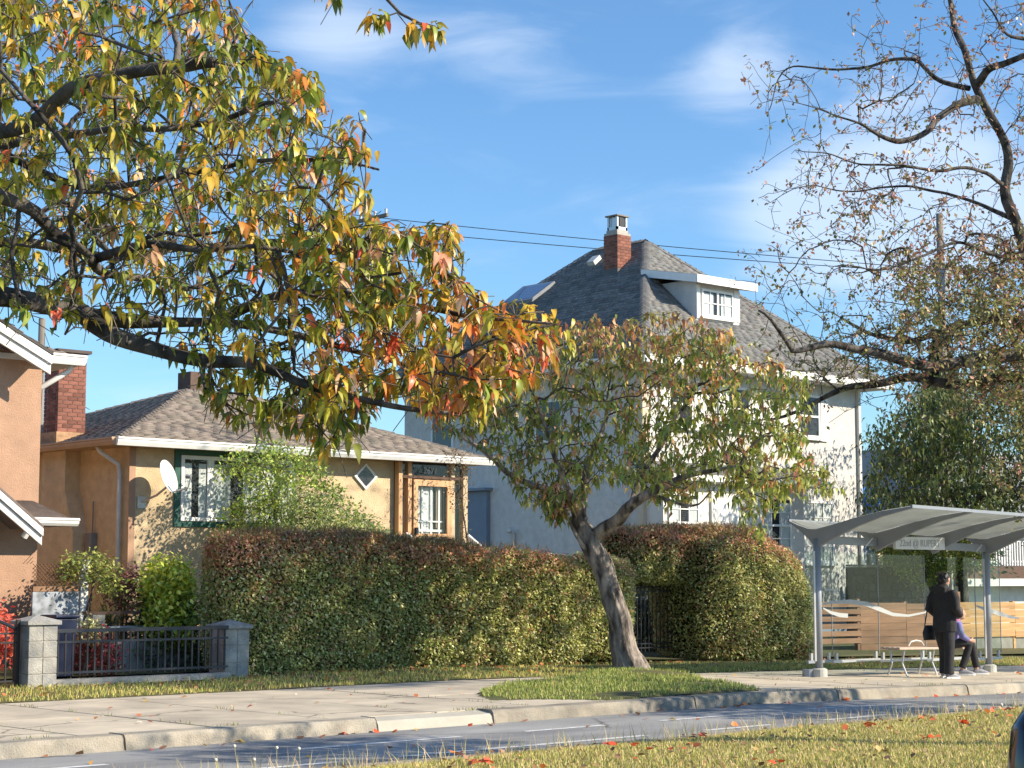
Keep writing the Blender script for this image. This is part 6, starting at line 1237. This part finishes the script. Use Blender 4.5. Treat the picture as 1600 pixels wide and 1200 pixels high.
# ------------------------------------------------------------------ grass, fallen leaves, weeds
def blades(name, P, hmin, hmax, wd, pal, w, seed, label):
    rng = np.random.default_rng(seed); n = len(P)
    o = scatter(name, blade(), P, rot_from(rng.uniform(0, 6.28, n), rng.normal(0, .35, n), rng.normal(0, .25, n)), np.stack([np.full(n, wd), rng.uniform(hmin, hmax, n) * .7, rng.uniform(hmin, hmax, n)], 1), pick(rng, pal, n, w), M_GRASS); tag(o, label, 'grass', kind='stuff')
    return o
PG = [(.30, .30, .07), (.38, .34, .10), (.48, .37, .16), (.20, .22, .05), (.52, .40, .22)]
rng = np.random.default_rng(81)
def region(n, x0, x1, y0, y1, cond=None, zf=None):
    x = rng.uniform(x0, x1, n); y = rng.uniform(y0, y1, n); k = np.ones(n, bool) if cond is None else np.array([cond(a, b) for a, b in zip(x, y)]); x, y = x[k], y[k]
    return np.stack([x, y, np.array([zf(a, b) for a, b in zip(x, y)])], 1)
def vis(x, y): X_, Y_, d = proj((x, y, 0)); return -80 < X_ < 1680 and Y_ < 1290
blades('median_grass', region(210000, 5, 24, 6.6, 11.62, vis, z_med), .02, .055, .008, PG, [3, 4, 4, 2, 2], 82, 'mown yellow green median grass in the foreground')
Pt = region(1500, 4, 24, 11.3, 11.75, vis, z_med); blades('tall_grass', Pt, .08, .24, .006, PG, [2, 3, 5, 1, 5], 83, 'taller straw coloured grass along the far edge of the median')
blades('verge_grass', region(42000, 8, 36, 20.2, 23.0, lambda x, y: vis(x, y) and (y - 20.2) / 2.6 + .5 * noise.noise(Vector((x * .8, y * .8, 2))) < rng.random() * .8 + .35, z_strip), .025, .07, .010, [(.30, .31, .06), (.42, .37, .10), (.46, .34, .14), (.20, .22, .05)], [3, 3, 3, 2], 84, 'patchy green verge grass between pavement and hedge')
blades('patch_grass', region(36000, 13.6, 22.4, 15.65, 20.16, lambda x, y: in_patch(x, y) and noise.noise(Vector((x * 1.1, y * 1.1, 4))) > -.25 + .5 * max(0, (x - 18.5) / 4), z_patch), .02, .07, .010, [(.17, .22, .045), (.26, .30, .06), (.38, .34, .12), (.12, .16, .03)], [4, 3, 3, 2], 85, 'rough green grass round the foot of the leaning cherry')
jl = []
for i in range(2500):
    x = xs[rng.integers(len(xs))] + rng.normal(0, .02); y = rng.uniform(15.7, 20.1); jl.append((x, y, float(gz(x)) + .0)) if noise.noise(Vector((x * .7, y * 1.5, 8))) > .18 else None
for i in range(1500):
    x = rng.uniform(8, 36); y = 15.6 + rng.normal(0, .02); jl.append((x, y, float(gz(x)))) if noise.noise(Vector((x * .9, 0, 8))) > .22 else None
blades('joint_weeds', np.array(jl), .015, .06, .008, [(.12, .15, .03), (.2, .18, .06)], None, 86, 'little weeds growing in the pavement joints')
def litter(name, P, size, pal, w, seed, label):
    r2 = np.random.default_rng(seed); n = len(P); v = np.array([(-.5, -.1, .1), (0, -.5, 0), (.5, -.05, .16), (.1, .5, .05), (-.3, .35, .14), (0, 0, .02)]); f = [np.array([(5, 0, 1), (5, 1, 2), (5, 2, 3), (5, 3, 4), (5, 4, 0)])]
    o = scatter(name, (v, f), P, rot_from(r2.uniform(0, 6.28, n), r2.normal(0, .35, n), r2.normal(0, .35, n)), r2.uniform(.6, 1.3, n) * size, pick(r2, pal, n, w), M_LEAFS); tag(o, label, 'fallen leaves', kind='stuff')
RED = [(.50, .08, .03), (.55, .17, .05), (.30, .10, .04), (.40, .25, .06), (.22, .12, .06)]
c = region(95, 6, 22, 8.6, 11.4, vis, z_med); P = np.vstack([c, np.repeat(c[:26], 4, 0) + rng.normal(0, .07, (104, 3)) * (1, 1, .1)]); P[:, 2] += .055; litter('red_fallen_leaves', P, .068, RED[:3], [4, 4, 1], 87, 'red and orange fallen leaves on the median grass')
P = region(520, 6, 22, 8.6, 11.5, vis, z_med); P[:, 2] += .045; litter('brown_fallen_leaves', P, .05, [(.25, .14, .07), (.38, .25, .10), (.15, .08, .05)], None, 88, 'small brown fallen leaves scattered in the median grass')
P = region(520, 10, 34, 20.6, 23.1, vis, z_strip); P[:, 2] += .03; litter('verge_leaves', P, .07, [(.40, .20, .08), (.45, .13, .05), (.25, .12, .06), (.5, .35, .12)], None, 89, 'dry orange leaves under the hedges')
P = region(130, 7, 34, 15.7, 20.2, vis, lambda x, y: float(gz(x)) + .012); litter('pavement_leaves', P, .06, [(.42, .25, .10), (.40, .12, .05), (.6, .55, .4)], None, 90, 'few dry leaves lying on the pavement')
P = np.vstack([region(60, 6, 30, 15.1, 15.32, vis, lambda x, y: float(gz(x)) - .13), region(24, 6, 30, 12.5, 15.2, vis, lambda x, y: float(gz(x)) - .13)]); litter('gutter_leaves', P, .08, RED, None, 91, 'red leaves collected along the kerb gutter')
# dandelion clocks and thin stalks on the median edge
for k_, (px, dx) in enumerate(((345, 0), (372, .0), (400, 0), (430, 0), (468, 0), (1508, 0), (1532, 0), (1570, 0))):
    p = onY(px, 1160, 11.45); b = (p[0], 11.45, z_med(p[0], 11.45)); h = .20 + .06 * math.sin(px) if px < 600 else .10 + .03 * math.sin(px)
    T = thing('seed_stalk', ['pale seeded grass stalk, first from the left on the median edge', 'pale seeded grass stalk, second from the left on the median edge', 'pale seeded grass stalk in the middle of the left clump', 'pale seeded grass stalk, fourth from the left on the median edge', 'pale seeded grass stalk, rightmost of the left clump', 'dandelion clock leftmost of three near the dark car', 'dandelion clock middle of three near the dark car', 'dandelion clock nearest the dark car'][k_], 'weed', b, 'seed stalks on the median edge')
    e = np.array(b) + (.03 * math.sin(px * 3), .02, h); MB().tube([b, (np.array(b) + e) / 2 + (.01, 0, 0), e], .0025, 5).build('stalk', mat('straw', (.42, .38, .22), .8), T); q = MB(); ball(q, e, .022 if px > 600 else .014, 10, 8); q.build('seed_head', mat('seed_fluff', (.62, .58, .5), .9, .1), T, smooth=True)
